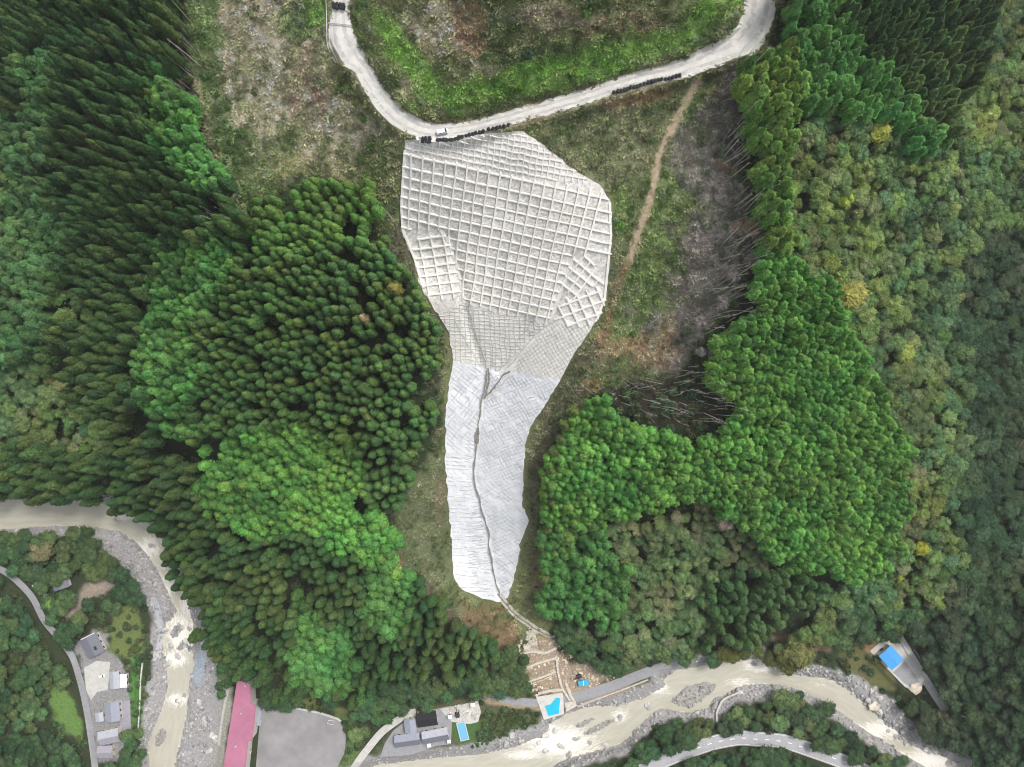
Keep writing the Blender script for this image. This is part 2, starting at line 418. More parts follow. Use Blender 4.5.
M['pool'] = mat('pool_water', (.16, .46, .70), .15, .06, .8, .02, 3, spec=.5)
M['slate'] = mat('slate_roof_tiles', (.175, .18, .215), .7, .12, 1.2, .04, 5)
M['bluegrey'] = mat('blue_grey_roof', (.30, .315, .38), .65, .12, .8, .03, 4)
M['palegrey'] = mat('pale_grey_roof', (.42, .43, .475), .65, .12, .8, .03, 4)
M['lilac'] = mat('lilac_roof_tiles', (.33, .315, .36), .7, .14, .9, .03, 4)
M['black'] = mat('black_sheet', (.02, .021, .024), .7, .3, 1, .04, 3)
M['bag'] = mat('black_bulk_bag', (.028, .030, .036), .65, .35, 3, .05, 5, rand=.3)
M['sandbag'] = mat('cream_sandbag', (.66, .56, .40), .9, .15, 3, rand=.15)
M['white'] = mat('white_paint', (.80, .80, .80), .45, .04, 1.5)
M['wall'] = mat('plaster_wall', (.58, .55, .50), .9, .08, 1)
M['glass'] = mat('window_glass', (.03, .04, .05), .1, .1, 1, spec=.6)
M['rubber'] = mat('tyre_rubber', (.015, .015, .015), .9, .2, 4)
M['steel'] = mat('galvanised_steel', (.55, .56, .57), .5, .1, 3)
M['digger'] = mat('digger_paint', (.05, .055, .07), .5, .2, 2)
M['blueco'] = mat('blue_machine_paint', (.03, .42, .68), .5, .1, 2)
M['dirt'] = mat('bare_earth', (.29, .245, .195), .95, .25, .5, .1, 2)
M['log'] = mat('dry_log', (.40, .365, .335), .95, .35, 2, rand=.35)
M['lamp'] = mat('headlight_glass', (.75, .75, .72), .2, .05, 1)
M['rockbank'] = mat('riverside_stone_wall', (.42, .41, .40), .95, .25, .7, .15, 2)

# ground: earth colour stored on the sheet, broken up by noise
gm = bpy.data.materials.new('hillside_ground'); gm.use_nodes = True
t = gm.node_tree; b = t.nodes['Principled BSDF']
b.inputs['Roughness'].default_value = .95; b.inputs['Specular IOR Level'].default_value = .15
a = node(t, 'ShaderNodeVertexColor', layer_name='earth')
g = node(t, 'ShaderNodeNewGeometry')
n1 = node(t, 'ShaderNodeTexNoise'); n1.inputs['Scale'].default_value = .9; n1.inputs['Detail'].default_value = 8; n1.inputs['Roughness'].default_value = .75
t.links.new(g.outputs['Position'], n1.inputs['Vector'])
mr = node(t, 'ShaderNodeMapRange'); mr.inputs['From Min'].default_value = .25; mr.inputs['From Max'].default_value = .75; mr.inputs['To Min'].default_value = .5; mr.inputs['To Max'].default_value = 1.5
t.links.new(n1.outputs['Fac'], mr.inputs['Value'])
vm = node(t, 'ShaderNodeVectorMath', operation='SCALE'); t.links.new(a.outputs['Color'], vm.inputs[0]); t.links.new(mr.outputs[0], vm.inputs['Scale'])
t.links.new(vm.outputs[0], b.inputs['Base Color'])
bp = node(t, 'ShaderNodeBump'); bp.inputs['Distance'].default_value = .35; t.links.new(n1.outputs['Fac'], bp.inputs['Height']); t.links.new(bp.outputs[0], b.inputs['Normal'])
M['ground'] = gm

# silty river water
wm = bpy.data.materials.new('silty_river_water'); wm.use_nodes = True
t = wm.node_tree; b = t.nodes['Principled BSDF']
b.inputs['Roughness'].default_value = .35; b.inputs['Specular IOR Level'].default_value = .25
g = node(t, 'ShaderNodeNewGeometry')
fo = node(t, 'ShaderNodeAttribute', attribute_name='foam')
n1 = node(t, 'ShaderNodeTexNoise'); n1.inputs['Scale'].default_value = .45; n1.inputs['Detail'].default_value = 7; n1.inputs['Roughness'].default_value = .7
fv = node(t, 'ShaderNodeAttribute', attribute_name='flow')
n1.inputs['Scale'].default_value = 1.0
n1.inputs['Distortion'].default_value = .6
t.links.new(fv.outputs['Vector'], n1.inputs['Vector'])
ad = node(t, 'ShaderNodeMath', operation='ADD'); t.links.new(n1.outputs['Fac'], ad.inputs[0]); t.links.new(fo.outputs['Fac'], ad.inputs[1])
mr = node(t, 'ShaderNodeMapRange'); mr.inputs['From Min'].default_value = .74; mr.inputs['From Max'].default_value = .98
t.links.new(ad.outputs[0], mr.inputs['Value'])
n2 = node(t, 'ShaderNodeTexNoise'); n2.inputs['Scale'].default_value = .06; n2.inputs['Detail'].default_value = 4
n2.inputs['Scale'].default_value = .35; t.links.new(fv.outputs['Vector'], n2.inputs['Vector'])
m1 = node(t, 'ShaderNodeMix', data_type='RGBA'); m1.inputs['A'].default_value = (.38, .365, .29, 1); m1.inputs['B'].default_value = (.57, .545, .46, 1)
t.links.new(n2.outputs['Fac'], m1.inputs['Factor'])
m2 = node(t, 'ShaderNodeMix', data_type='RGBA'); m2.inputs['B'].default_value = (.80, .77, .70, 1)
t.links.new(m1.outputs['Result'], m2.inputs['A']); t.links.new(mr.outputs[0], m2.inputs['Factor'])
t.links.new(m2.outputs['Result'], b.inputs['Base Color'])
bp = node(t, 'ShaderNodeBump'); bp.inputs['Distance'].default_value = .12; t.links.new(n1.outputs['Fac'], bp.inputs['Height']); t.links.new(bp.outputs[0], b.inputs['Normal'])
M['water'] = wm

# ------------------------------------------------------------------ ground colours
E = np.zeros(GX.shape + (3,)); E[:] = (.040, .052, .026)
NZ1 = fbm(GX, GY, 26, 5, 60); NZ2 = fbm(GX, GY, 9, 4, 70); NZ3 = fbm(GX, GY, 4, 3, 90)
def paint(mask, col):
    global E
    mk = np.clip(mask, 0, 1)[..., None]
    E = E * (1 - mk) + np.array(col) * mk
def soft(poly, wid=6):
    d = dist_line(poly, GX, GY, True); d = np.where(inside(poly, GX, GY), -d, d)
    return 1 - sstep(-wid, wid, d + (NZ2 - .5) * 14)
def blob(cx, cy, rx, ry, rot=0, rag=1.0):
    c, s = math.cos(R(rot)), math.sin(R(rot))
    u = ((GX - cx) * c + (GY - cy) * s) / rx; v = (-(GX - cx) * s + (GY - cy) * c) / ry
    d = np.sqrt(u * u + v * v) + (NZ1 - .5) * 1.3 * rag + (NZ2 - .5) * .9 * rag
    return 1 - sstep(.7, 1.15, d)
MEADOW = [(185,-40),(800,-40),(775,60),(742,75),(735,150),(752,230),(735,300),(700,345),(660,395),(610,385),(580,400),(552,450),(540,500),(535,560),(540,600),(555,625),(540,650),(500,655),(470,640),(430,600),(395,560),(385,520),(400,490),(425,470),(440,430),(440,360),(425,310),(395,260),(372,225),(345,180),(290,178),(250,215),(232,222),(205,150),(192,80)]
mead = soft(MEADOW, 5)
paint(mead, (.19, .205, .10))
tan = (.46, .40, .30); gre = (.16, .29, .065); dgre = (.075, .11, .042); rus = (.34, .235, .145); grb = (.23, .205, .19)
speck = sstep(.42, .62, NZ2)
paint(mead * sstep(.5, .62, NZ1) * .6, dgre)
TANS = [(270,60,70,95,15),(240,110,50,70,0),(330,130,60,40,30),(250,10,60,40,0),(440,30,40,26,20),(480,70,30,12,0),(420,95,30,10,40),(540,15,60,12,0)]
for bb in TANS: paint(blob(*bb) * mead * (.25 + .75 * speck), tan)
for bb in [(240,165,28,60,-20),(225,130,14,60,-20),(305,15,26,26,0),(200,30,22,60,0)]: paint(blob(*bb) * mead * .85, (.10, .15, .055))
for bb in [(540,75,120,20,-14),(470,92,60,9,-8),(640,50,70,18,-22),(700,20,50,20,-40),(400,45,14,60,-38),(318,12,12,18,0),(430,78,44,8,45)]: paint(blob(*bb) * mead * (.45 + .55 * sstep(.35, .6, NZ2)), gre)
for bb in [(315,70,28,40,0),(300,90,30,16,0),(560,20,60,18,0),(640,20,34,22,0),(440,110,26,12,0)]: paint(blob(*bb) * mead * .55 * speck, (.13, .085, .062))
for bb in [(470,20,16,34,-5),(475,42,18,10,0)]: paint(blob(*bb) * .7, (.30, .20, .14))
# right-hand clearing
for bb in [(600,150,60,60,0),(640,130,50,40,0),(610,250,22,60,0)]: paint(blob(*bb) * mead * .7, (.19, .20, .115))
for bb in [(655,270,26,70,8),(672,200,22,60,10),(620,215,14,40,0),(690,130,24,40,0),(640,330,30,30,0)]: paint(blob(*bb) * mead * .7, (.16, .22, .08))
for bb in [(725,200,34,120,0),(710,270,44,60,0),(690,350,60,40,20),(735,120,22,60,0),(700,165,30,50,0)]: paint(blob(*bb) * mead * .8, grb)
for bb in [(655,353,24,16,-10),(668,330,9,16,0),(630,345,24,12,-25),(655,95,24,9,-12),(615,100,16,8,0),(745,225,14,9,0),(725,165,16,5,30),(590,385,14,12,0),(580,420,12,20,0),(545,585,12,30,0),(604,345,8,16,0)]: paint(blob(*bb, rag=.9) * .7, rus)
for bb in [(560,430,20,46,25),(575,370,36,18,-30),(535,500,8,60,0),(560,400,30,30,0)]: paint(blob(*bb) * mead * .7, (.14, .135, .085))
for bb in [(672,402,52,24,20),(640,395,24,12,0)]: paint(blob(*bb, rag=.6) * .85, (.055, .045, .036))
# left of the lower sheet
for bb in [(420,520,34,60,0),(430,560,30,40,20),(440,480,14,60,0)]: paint(blob(*bb) * mead * .8, (.15, .17, .09))
for bb in [(410,230,16,60,15),(430,330,14,60,20),(430,380,10,50,0)]: paint(blob(*bb) * mead * .8, (.13, .12, .085))
for bb in [(440,500,4,30,5),(395,550,8,22,-25)]: paint(blob(*bb) * .6, (.20, .15, .10))
for bb in [(440,610,50,12,38),(475,640,40,14,30),(420,585,30,8,45)]: paint(blob(*bb) * .7, (.15, .115, .095))
for bb in [(490,622,30,18,30),(500,640,26,14,20)]: paint(blob(*bb) * .75, (.24, .165, .10))
paint((1 - sstep(3.0, 5.0, dist_line(TRAIL, GX, GY) + (NZ2 - .5) * 4)) * .95, (.42, .335, .235))
paint((1 - sstep(2.0, 4.0, dist_line(TRAIL2, GX, GY) + (NZ2 - .5) * 4)) * .8, (.28, .19, .115))
paint((1 - sstep(1.2, 2.6, dist_line([(196,80),(205,130),(222,180),(238,222)], GX, GY) + (NZ2 - .5) * 3)) * .5, (.14, .10, .075))
# road shoulder
paint((1 - sstep(9, 12, dist_line((rl + rr)[::8] / 2, GX, GY) + (NZ2 - .5) * 3)) * .7, (.30, .25, .19))
# valley floor
VAL = [(480,655),(530,640),(560,640),(580,660),(700,650),(700,676),(560,735),(480,752),(380,770),(360,770),(410,705),(470,695)]
paint(soft(VAL, 3), (.10, .105, .055))
for bb in [(545,665,22,26,0),(540,650,18,12,0),(585,676,26,14,-15),(610,695,26,7,-18),(640,690,30,6,-20),(575,690,24,12,-18)]: paint(blob(*bb, rag=.6) * .9, (.36, .285, .21))
for bb in [(525,706,40,4,6),(505,703,22,3,8)]: paint(blob(*bb, rag=.5) * .8, (.36, .28, .18))
for bb in [(500,728,40,16,-10),(470,735,14,14,0)]: paint(blob(*bb, rag=.5) * .9, (.08, .10, .042))
# river gravel
paint((1 - sstep(8, 13, RIV_D + (NZ2 - .5) * 8)) * (GY > 495) * np.where(RIV_D > 0, 1, 1), (.30, .29, .285))
for poly in [[(40,529),(110,530),(140,548),(158,580),(165,600),(160,620),(160,660),(168,690),(150,730),(140,745),(145,700),(152,660),(150,620),(140,595),(125,570),(95,545)],
             [(190,630),(210,640),(222,660),(224,700),(222,767),(175,800),(186,720),(190,680)],
             [(440,750),(500,735),(545,720),(560,715),(545,740),(500,752),(440,760)], [(600,700),(660,676),(668,684),(645,698),(620,706)],
             [(835,668),(870,680),(890,700),(915,722),(950,745),(990,767),(1040,800),(990,800),(920,745),(860,697)],
             [(618,745),(650,712),(690,712),(720,700),(745,684),(790,684),(800,700),(770,700),(735,704),(718,722),(690,728),(660,725)]]:
    paint(soft(poly, 3), (.34, .33, .33))
paint(blob(200, 665, 7, 22, 8, .5) * .9, (.36, .42, .48))
for isl in ISLANDS: paint(soft(isl, 1.5), (.30, .29, .27))
for rv in ISLANDS[:1]: paint(blob(692, 696, 20, 8, -30, .5), (.38, .365, .335))
paint(np.where(RIV_D < -.5, 1.0, 0) * np.where(HZ < .02, 1, 0), (.30, .28, .22))
# pads and village ground
paint(soft(PADS['village_yard'][0], 2), (.27, .265, .265))
for poly, c in [([(46,682),(60,678),(72,695),(78,715),(84,742),(72,738),(60,722),(50,705)], (.115, .20, .055)), ([(112,610),(134,600),(146,640),(136,662),(118,660),(108,650)], (.13, .165, .055)),
                ([(131,660),(143,660),(142,700),(139,725),(131,725)], (.08, .19, .045)), ([(62,612),(75,598),(95,575),(118,572),(122,588),(95,596),(72,622)], (.26, .22, .18)),
                ([(335,705),(350,720),(365,735),(356,767),(340,767),(347,740)], (.10, .15, .05)), ([(262,690),(330,700),(345,712),(300,708),(262,704)], (.15, .17, .065)),
                ([(450,718),(474,716),(477,742),(456,746)], (.07, .14, .045)), ([(840,650),(868,648),(900,690),(880,690),(850,668)], (.13, .13, .055)), ([(226,672),(236,672),(222,767),(212,767)], (.34, .33, .28)),
                ([(905,640),(925,665),(965,720),(955,725),(930,690)], (.14, .125, .09)), ([(770,637),(830,640),(830,650),(780,650)], (.25, .18, .12))]:
    paint(soft(poly, 2.5), c)
paint(blob(875, 648, 12, 8, 0, .5) * .7, (.3, .19, .1))

VX = np.stack([(GX - 512) * (ZC - HZ) / F, (383.5 - GY) * (ZC - HZ) / F, HZ], -1).reshape(-1, 3)
ny, nx = GX.shape
idx = np.arange(ny * nx).reshape(ny, nx)
quads = np.stack([idx[:-1, :-1], idx[1:, :-1], idx[1:, 1:], idx[:-1, 1:]], -1).reshape(-1, 4)
# an outer skirt that carries the hills on to the horizon
bord = np.concatenate([idx[0, :], idx[1:, -1], idx[-1, -2::-1], idx[-2:0:-1, 0]])
ring = VX[bord].copy(); outs = []
for k_, (sc_, dz) in enumerate([(1.5, 25), (3, 70), (9, 120)]):
    q = ring.copy(); q[:, :2] *= sc_; q[:, 2] = np.maximum(q[:, 2], 5) * .8 + dz * (.6 + .8 * fbm(q[:, 0], q[:, 1], 300, 3)); outs.append(q)
Vall = np.concatenate([VX] + outs)
nb = len(bord); base = len(VX); prev = bord; sk = []
for k_ in range(3):
    cur = base + k_ * nb + np.arange(nb)
    sk.append(np.stack([prev, cur, np.roll(cur, -1), np.roll(prev, -1)], -1)); prev = cur
quads = np.concatenate([quads] + [s[:, ::-1] for s in sk])
me = bpy.data.meshes.new('terrain')
me.from_pydata([], [], [])
me.vertices.add(len(Vall)); me.vertices.foreach_set('co', Vall.ravel())
me.loops.add(quads.size); me.loops.foreach_set('vertex_index', quads.ravel().astype(np.int32))
me.polygons.add(len(quads)); me.polygons.foreach_set('loop_start', np.arange(0, quads.size, 4, dtype=np.int32))
me.polygons.foreach_set('loop_total', np.full(len(quads), 4, np.int32))
me.update(calc_edges=True); me.validate()
me.polygons.foreach_set('use_smooth', [True] * len(me.polygons))
ca = me.color_attributes.new('earth', 'FLOAT_COLOR', 'POINT')
ec = np.concatenate([E.reshape(-1, 3), np.tile((.05, .075, .03), (3 * nb, 1))]); ec = np.c_[ec, np.ones(len(ec))]
ca.data.foreach_set('color', ec.ravel())
me.materials.append(M['ground'])
tag(link(bpy.data.objects.new('hillside_terrain', me)), kind='structure')
def ground_col(x, y):
    return np.stack([bil(gx, gy, E[..., c], x, y) for c in range(3)], -1)

# water: level sheets that the banks cut
FLOW = {'a': smooth_line([(-160,515),(0,514),(70,512),(120,516),(150,540),(168,575),(180,610),(178,650),(180,690),(172,720),(163,767),(155,840)], 400), 'b': smooth_line([(300,800),(400,785),(500,768),(560,745),(620,720),(660,698),(700,690),(740,676),(790,678),(840,695),(880,722),(930,752),(1040,815),(1110,860)], 400)}
def water_sheet(name, poly, foamspots, step=2.0, flow='a'):
    p = np.array(poly)
    xs = np.arange(p[:, 0].min() - 8, p[:, 0].max() + 8, step); ys = np.arange(p[:, 1].min() - 8, p[:, 1].max() + 8, step)
    X, Y = np.meshgrid(xs, ys)
    d = dist_line(poly, X, Y, True); d = np.where(inside(poly, X, Y), -d, d)
    ok = d < 5
    vid = -np.ones(X.shape, int); sel = np.argwhere(ok); vid[ok] = np.arange(len(sel))
    vs = [at(X[j, i], Y[j, i], 0.0) for j, i in sel]
    q = ok[:-1, :-1] & ok[1:, :-1] & ok[1:, 1:] & ok[:-1, 1:]
    fs = [(vid[j, i], vid[j + 1, i], vid[j + 1, i + 1], vid[j, i + 1]) for j, i in np.argwhere(q)]
    o = mesh_obj(name, vs, fs, M['water'])
    foam = np.zeros(len(sel)); XS = X[ok]; YS = Y[ok]
    depth = -H(XS, YS)
    foam += .30 * np.exp(-(np.abs(depth - .1) / .22) ** 2)
    for (cx, cy, r1, r2, am) in foamspots: foam = np.maximum(foam, am * np.exp(-(((XS - cx) / r1) ** 2 + ((YS - cy) / r2) ** 2)) + foam * .5)
    fl = FLOW[flow]; best = np.full(len(XS), 1e9); sI = np.zeros(len(XS)); tI = np.zeros(len(XS)); tg = np.gradient(fl, axis=0); arc = np.concatenate([[0], np.cumsum(np.hypot(*np.diff(fl, axis=0).T))])
    for q in range(len(fl)):
        dx, dy = XS - fl[q, 0], YS - fl[q, 1]; dd = np.hypot(dx, dy); m_ = dd < best; ln_ = math.hypot(*tg[q])
        best[m_] = dd[m_]; sI[m_] = (arc[q] + (dx * tg[q, 0] + dy * tg[q, 1]) / ln_)[m_]; tI[m_] = ((-dx * tg[q, 1] + dy * tg[q, 0]) / ln_)[m_]
    fa = o.data.attributes.new('flow', 'FLOAT_VECTOR', 'POINT'); fa.data.foreach_set('vector', np.stack([sI * .16, tI * .75, sI * 0], 1).astype(np.float32).ravel())
    at_ = o.data.attributes.new('foam', 'FLOAT', 'POINT'); at_.data.foreach_set('value', foam.astype(np.float32))
    return tag(o, kind='structure')
water_sheet('river_water', RIVER1, [(125,515,14,9,.5),(150,545,14,16,.5),(172,580,12,22,.42),(180,635,16,24,.6),(177,700,12,9,.55),(188,600,8,18,.5),(175,660,14,9,.5),(60,515,40,10,.12)])
water_sheet('river_water', RIVER2, [(560,742,44,20,.6),(660,690,16,9,.4),(760,666,22,8,.55),(620,715,12,9,.45),(740,682,20,8,.4),(880,730,30,12,.52),(940,758,40,16,.6),(520,755,24,6,.4),(815,685,30,8,.25)], flow='b')

# ------------------------------------------------------------------ roads, paths, yards
def ribbon(name, L, Rr, m, off=.14, cols=5, n=None, edge_noise=0.0, skirt=.6):
    n = n or max(8, int(len(L) * 6))
    l = resample(L, n); r = resample(Rr, n)
    vs, fs = [], []
    for i in range(n):
        en0 = edge_noise * (vnoise(np.array(i * .9), np.array(3.)) - .5); en1 = edge_noise * (vnoise(np.array(i * .9), np.array(9.)) - .5)
        for c in range(cols + 1):
            s = c / cols
            p = l[i] * (1 - s) + r[i] * s + (np.array([en0 * (1 - s) + en1 * s] * 2))
            vs.append(G(p[0], p[1], off))
    w1 = cols + 1
    for i in range(n - 1):
        for c in range(cols):
            fs.append((i * w1 + c, i * w1 + c + 1, (i + 1) * w1 + c + 1, (i + 1) * w1 + c))
    k0 = len(vs)
    for i in range(n):                     # the edges drop into the ground
        vs.append(vs[i * w1] - Vector((0, 0, skirt))); vs.append(vs[i * w1 + cols] - Vector((0, 0, skirt)))
    for i in range(n - 1):
        fs.append((i * w1, (i + 1) * w1, k0 + 2 * i + 2, k0 + 2 * i)); fs.append((i * w1 + cols, k0 + 2 * i + 1, k0 + 2 * i + 3, (i + 1) * w1 + cols))
    o = mesh_obj(name, vs, fs, m, smooth=False)
    bm = bmesh.new(); bm.from_mesh(o.data); bmesh.ops.recalc_face_normals(bm, faces=bm.faces); bm.to_mesh(o.data); bm.free()
    return o
def offset_line(pts, d, n):
    c = smooth_line(pts, n)
    tn = np.gradient(c, axis=0); tn /= np.hypot(tn[:, 0], tn[:, 1])[:, None]
    nn = np.stack([-tn[:, 1], tn[:, 0]], 1)
    return c + nn * d
def road(name, pts, half, m, off=.14, n=90, **kw):
    return tag(ribbon(name, offset_line(pts, -half, n), offset_line(pts, half, n), m, off, 3, n, **kw), kind='structure')
def strip(name, pts, wid, hgt, off, m, parent=None, join=None, n=None):
    """a bar of given width and height laid over the ground along a line"""
    p = np.array(pts, float)
    L = np.sum(np.hypot(*np.diff(p, axis=0).T))
    q = resample(p, n or max(2, int(L / 4) + 1))
    if join is not None: q = q + np.stack([fbm(q[:, 0], q[:, 1], 9, 2, 31) - .5, fbm(q[:, 0], q[:, 1], 9, 2, 41) - .5], 1) * 2.6
    vs, fs = [], []
    W = [G(a_, b_) for a_, b_ in q]
    for i in range(len(q)):
        d = (W[min(i + 1, len(q) - 1)] - W[max(i - 1, 0)]).normalized()
        nm = normal(*q[i]); s = d.cross(nm).normalized() * wid / 2
        b0 = W[i] + nm * (off - .25); t0 = W[i] + nm * (off + hgt)
        vs += [b0 - s, t0 - s, t0 + s, b0 + s]
    for i in range(len(q) - 1):
        a_ = 4 * i; b_ = a_ + 4
        for j in range(3): fs.append((a_ + j, a_ + j + 1, b_ + j + 1, b_ + j))
    e = 4 * (len(q) - 1)
    fs += [(3, 2, 1, 0), (e, e + 1, e + 2, e + 3)]
    if join is not None:
        k0 = len(join[0]); join[0].extend(vs); join[1].extend([tuple(v + k0 for v in f_) for f_ in fs]); return None
    return mesh_obj(name, vs, fs, m, parent)
def pad(name, poly, hz, m, off=.16, skirt=1.0):
    n = len(poly)
    vs = [at(x, y, hz + off) for x, y in poly]; vs += [v - Vector((0, 0, skirt)) for v in vs]
    fs = [tuple(range(n))] + [(i, i + n, (i + 1) % n + n, (i + 1) % n) for i in range(n)]
    o = mesh_obj(name, vs, fs, m)
    bm = bmesh.new(); bm.from_mesh(o.data); bmesh.ops.recalc_face_normals(bm, faces=bm.faces)
    bmesh.ops.triangulate(bm, faces=[f for f in bm.faces if len(f.verts) > 4]); bm.to_mesh(o.data); bm.free()
    if max((f.normal.z for f in o.data.polygons), default=1) < .5: o.data.flip_normals()
    return tag(o, kind='structure')

tag(ribbon('upper_road', ROAD_L, ROAD_R, M['road'], .14, 6, 320, edge_noise=1.6), kind='structure')
for f0, f1 in ((.2, .36), (.6, .76)):
    l_ = resample(ROAD_L, 320); r_ = resample(ROAD_R, 320)
    tag(ribbon('wheel_track', l_ * (1 - f0) + r_ * f0, l_ * (1 - f1) + r_ * f1, M['track'], .146, 2, 320, edge_noise=1.2, skirt=.003), kind='structure')
road('village_road', ROAD_BL, 3.2, M['asphalt'])
road('valley_highway', ROAD_S, 7.4, M['highway'], off=.2)
road('riverside_road', ROAD_E1, 4.0, M['asphalt'], n=30)
road('riverside_road', ROAD_E2, 5.0, M['asphalt'], n=50)
road('hill_road', ROAD_NE, 4.0, M['concrete'], n=40)
road('curving_path', PATH_C, 3.6, M['concrete'], n=40)
road('village_side_path', [(33,587),(38,583),(43,590),(46,598)], 1.8, M['concrete'], n=16)
road('riverside_ramp', [(153,598),(158,612),(161,630),(159,648),(153,660)], 3.0, M['palegrey'], n=30, off=.2)
road('village_drive', [(70,618),(78,602),(92,590),(104,580)], 4.5, M['dirt'], n=24, edge_noise=3, off=.1)
pad('playground', [(262,707),(290,707),(320,713),(339,720),(346,735),(345,752),(337,768),(325,789),(258,789),(256,766),(259,730)], 5.0, M['yard'])
pad('centre_yard', [(393,731),(413,715),(440,708),(450,706),(452,720),(451,744),(436,746),(410,755),(380,757),(385,743)], 4.5, M['asphalt'], off=.12)
pad('pale_yard', [(440,709),(478,701),(481,712),(478,722),(470,724),(452,722)], 4.5, M['concrete'], off=.14)
pad('village_yard', [(84,668),(96,661),(110,662),(108,690),(97,692),(91,700),(86,690)], 7.0, M['concrete'], off=.12)
pad('village_yard', [(121,702),(130,700),(131,738),(122,744),(120,725)], 7.0, M['lilac'], off=.12)
pad('site_pad', [(536,697),(563,692.5),(564,714),(544,720),(540,708)], 4.5, M['road'], off=.2)
pad('site_pad', [(565,703),(575,701),(577,706),(566,712)], 4.5, M['rock'], off=.14)
pad('building_pad', [(870,651),(884,639),(896,637),(925,683),(917,692),(905,687)], 6.5, M['concrete'], off=.16)
pad('grey_apron', [(893,672.5),(905,661),(920,682),(907,685.5)], 6.5, M['asphalt'], off=.165, skirt=.004)
# white lane dashes, each a sheet above the asphalt
hw = smooth_line(ROAD_S, 400); nd = 0
for i0 in range(120, 330, 13):
    seg = hw[i0:i0 + 6]
    d_ = ribbon('lane_dash', offset_line(seg, -.45, 6), offset_line(seg, .45, 6), M['paint'], .212, 1, 6, skirt=.005)
    tag(d_, kind='structure')
for sgn in (-1, 1):
    tag(ribbon('road_edge_line', offset_line(ROAD_S, sgn * 6.2 - .2, 120), offset_line(ROAD_S, sgn * 6.2 + .2, 120), M['paint'], .210, 1, 120, skirt=.005), kind='structure')

# ------------------------------------------------------------------ treated slope: three coverings
def ruled(name, L, Rr, m, parent, off, n, cols, wr=0.0, ws=5.0):
    l = resample(L, n); r = resample(Rr, n); vs, fs = [], []
    l = l + (np.stack([fbm(l[:, 0], l[:, 1], 5, 3, 61), fbm(l[:, 0], l[:, 1], 5, 3, 71)], 1) - .5) * 3.2; r = r + (np.stack([fbm(r[:, 0], r[:, 1], 5, 3, 61), fbm(r[:, 0], r[:, 1], 5, 3, 71)], 1) - .5) * 3.2
    S = np.linspace(0, 1, cols + 1)
    for i in range(n):
        for s in S:
            p = l[i] * (1 - s) + r[i] * s
            z = off + wr * (float(fbm(np.array(p[0]), np.array(p[1]), ws, 3, 33)) - .5) * (0 if s in (0, 1) else 1)
            vs.append(G(p[0], p[1], z))
    w1 = cols + 1
    for i in range(n - 1):
        for c in range(cols):
            fs.append((i * w1 + c, (i + 1) * w1 + c, (i + 1) * w1 + c + 1, i * w1 + c + 1))
    k0 = len(vs)
    edge = [i * w1 for i in range(n)] + [(n - 1) * w1 + c for c in range(1, w1)] + [i * w1 + cols for i in range(n - 2, -1, -1)] + [c for c in range(cols - 1, 0, -1)]
    vs += [vs[e] - Vector((0, 0, .8)) for e in edge]
    ne = len(edge)
    for i in range(ne):
        fs.append((edge[i], edge[(i + 1) % ne], k0 + (i + 1) % ne, k0 + i))
    return mesh_obj(name, vs, fs, m, parent)
def clip_runs(pts, poly):
    p = resample(pts, max(4, int(np.hypot(*(np.array(pts[-1]) - np.array(pts[0]))) / 1.0)))
    ok = inside(poly, p[:, 0], p[:, 1]); runs = []; cur = []
    for q, o_ in zip(p, ok):
        if o_: cur.append(q)
        else:
            if len(cur) > 4: runs.append(np.array(cur))
            cur = []
    if len(cur) > 4: runs.append(np.array(cur))
    return runs
TL = [p for p in NET_L if p[1] <= 312] ; TR = [p for p in NET_R if p[1] <= 322]
MID_L = [(437,312),(450,335),(453,362)]; MID_R = [(596,322),(575,352),(559,382)]
LOW_L = [(453,360)] + [p for p in NET_L if p[1] > 365] + [(478,597),(496,602)]
LOW_R = [(560,380)] + [p for p in NET_R if p[1] > 385] + [(500,602)]
lattice = empty('slope_lattice', G(505, 220), label='pale concrete lattice frame covering the upper slope below the road', cat='slope lattice')
def local(o, root):
    o.data.transform(Matrix.Translation(-root.location)); o.parent = root; return o
local(ruled('mortar_base', TL, TR, M['mortar'], None, .45, 90, 80, .25, 4), lattice)
MAIN = [(404,150),(430,156),(522,176),(560,181),(606,193),(611,203),(612,235),(611,259),(573,255),(562,286),(549,322),(508,313),(463,302),(457,265),(447,238),(440,229),(401,229),(400,205)]
SUBL = [(410,240),(445,231),(453,250),(461,290),(458,298),(430,300),(421,286),(414,262)]
SUBRU = [(574,257),(588,255),(606,280),(603,288),(585,284),(574,299),(560,285)]
SUBRL = [(561,300),(597,285),(607,296),(603,310),(597,323),(572,328),(555,319)]
FINE_T = [(406,142),(522,132),(545,148),(577,173),(600,187),(560,180),(522,175),(430,155),(405,149)]
def fam_main_col(k):
    x0 = 412 + 11.1 * k; y0 = 150 + .22 * (x0 - 405); sl_ = -(.05 + .20 * (x0 - 413) / 170)
    return [(x0 - sl_ * 10, y0 - 10), (x0 + sl_ * 190, y0 + 190)]
def fam_main_row(j):
    y0 = 153 + (0 if j == 0 else 13 + 10.5 * (j - 1) - .05 * (j - 1) ** 2)
    return [(398, y0 - 1.5), (620, y0 + .225 * 215)]
def rot_fam(cx, cy, ang, sp, n):
    u = np.array([math.cos(R(ang)), math.sin(R(ang))]); v = np.array([-u[1], u[0]])
    return [[tuple(np.array([cx, cy]) + v * sp * k - u * 130), tuple(np.array([cx, cy]) + v * sp * k + u * 130)] for k in range(-n, n + 1)]
beam_lines = []
for k in range(18): beam_lines += [(r_, .60, .80) for r_ in clip_runs(fam_main_col(k), MAIN)]
for j in range(22): beam_lines += [(r_, .48, .62) for r_ in clip_runs(fam_main_row(j), MAIN)]
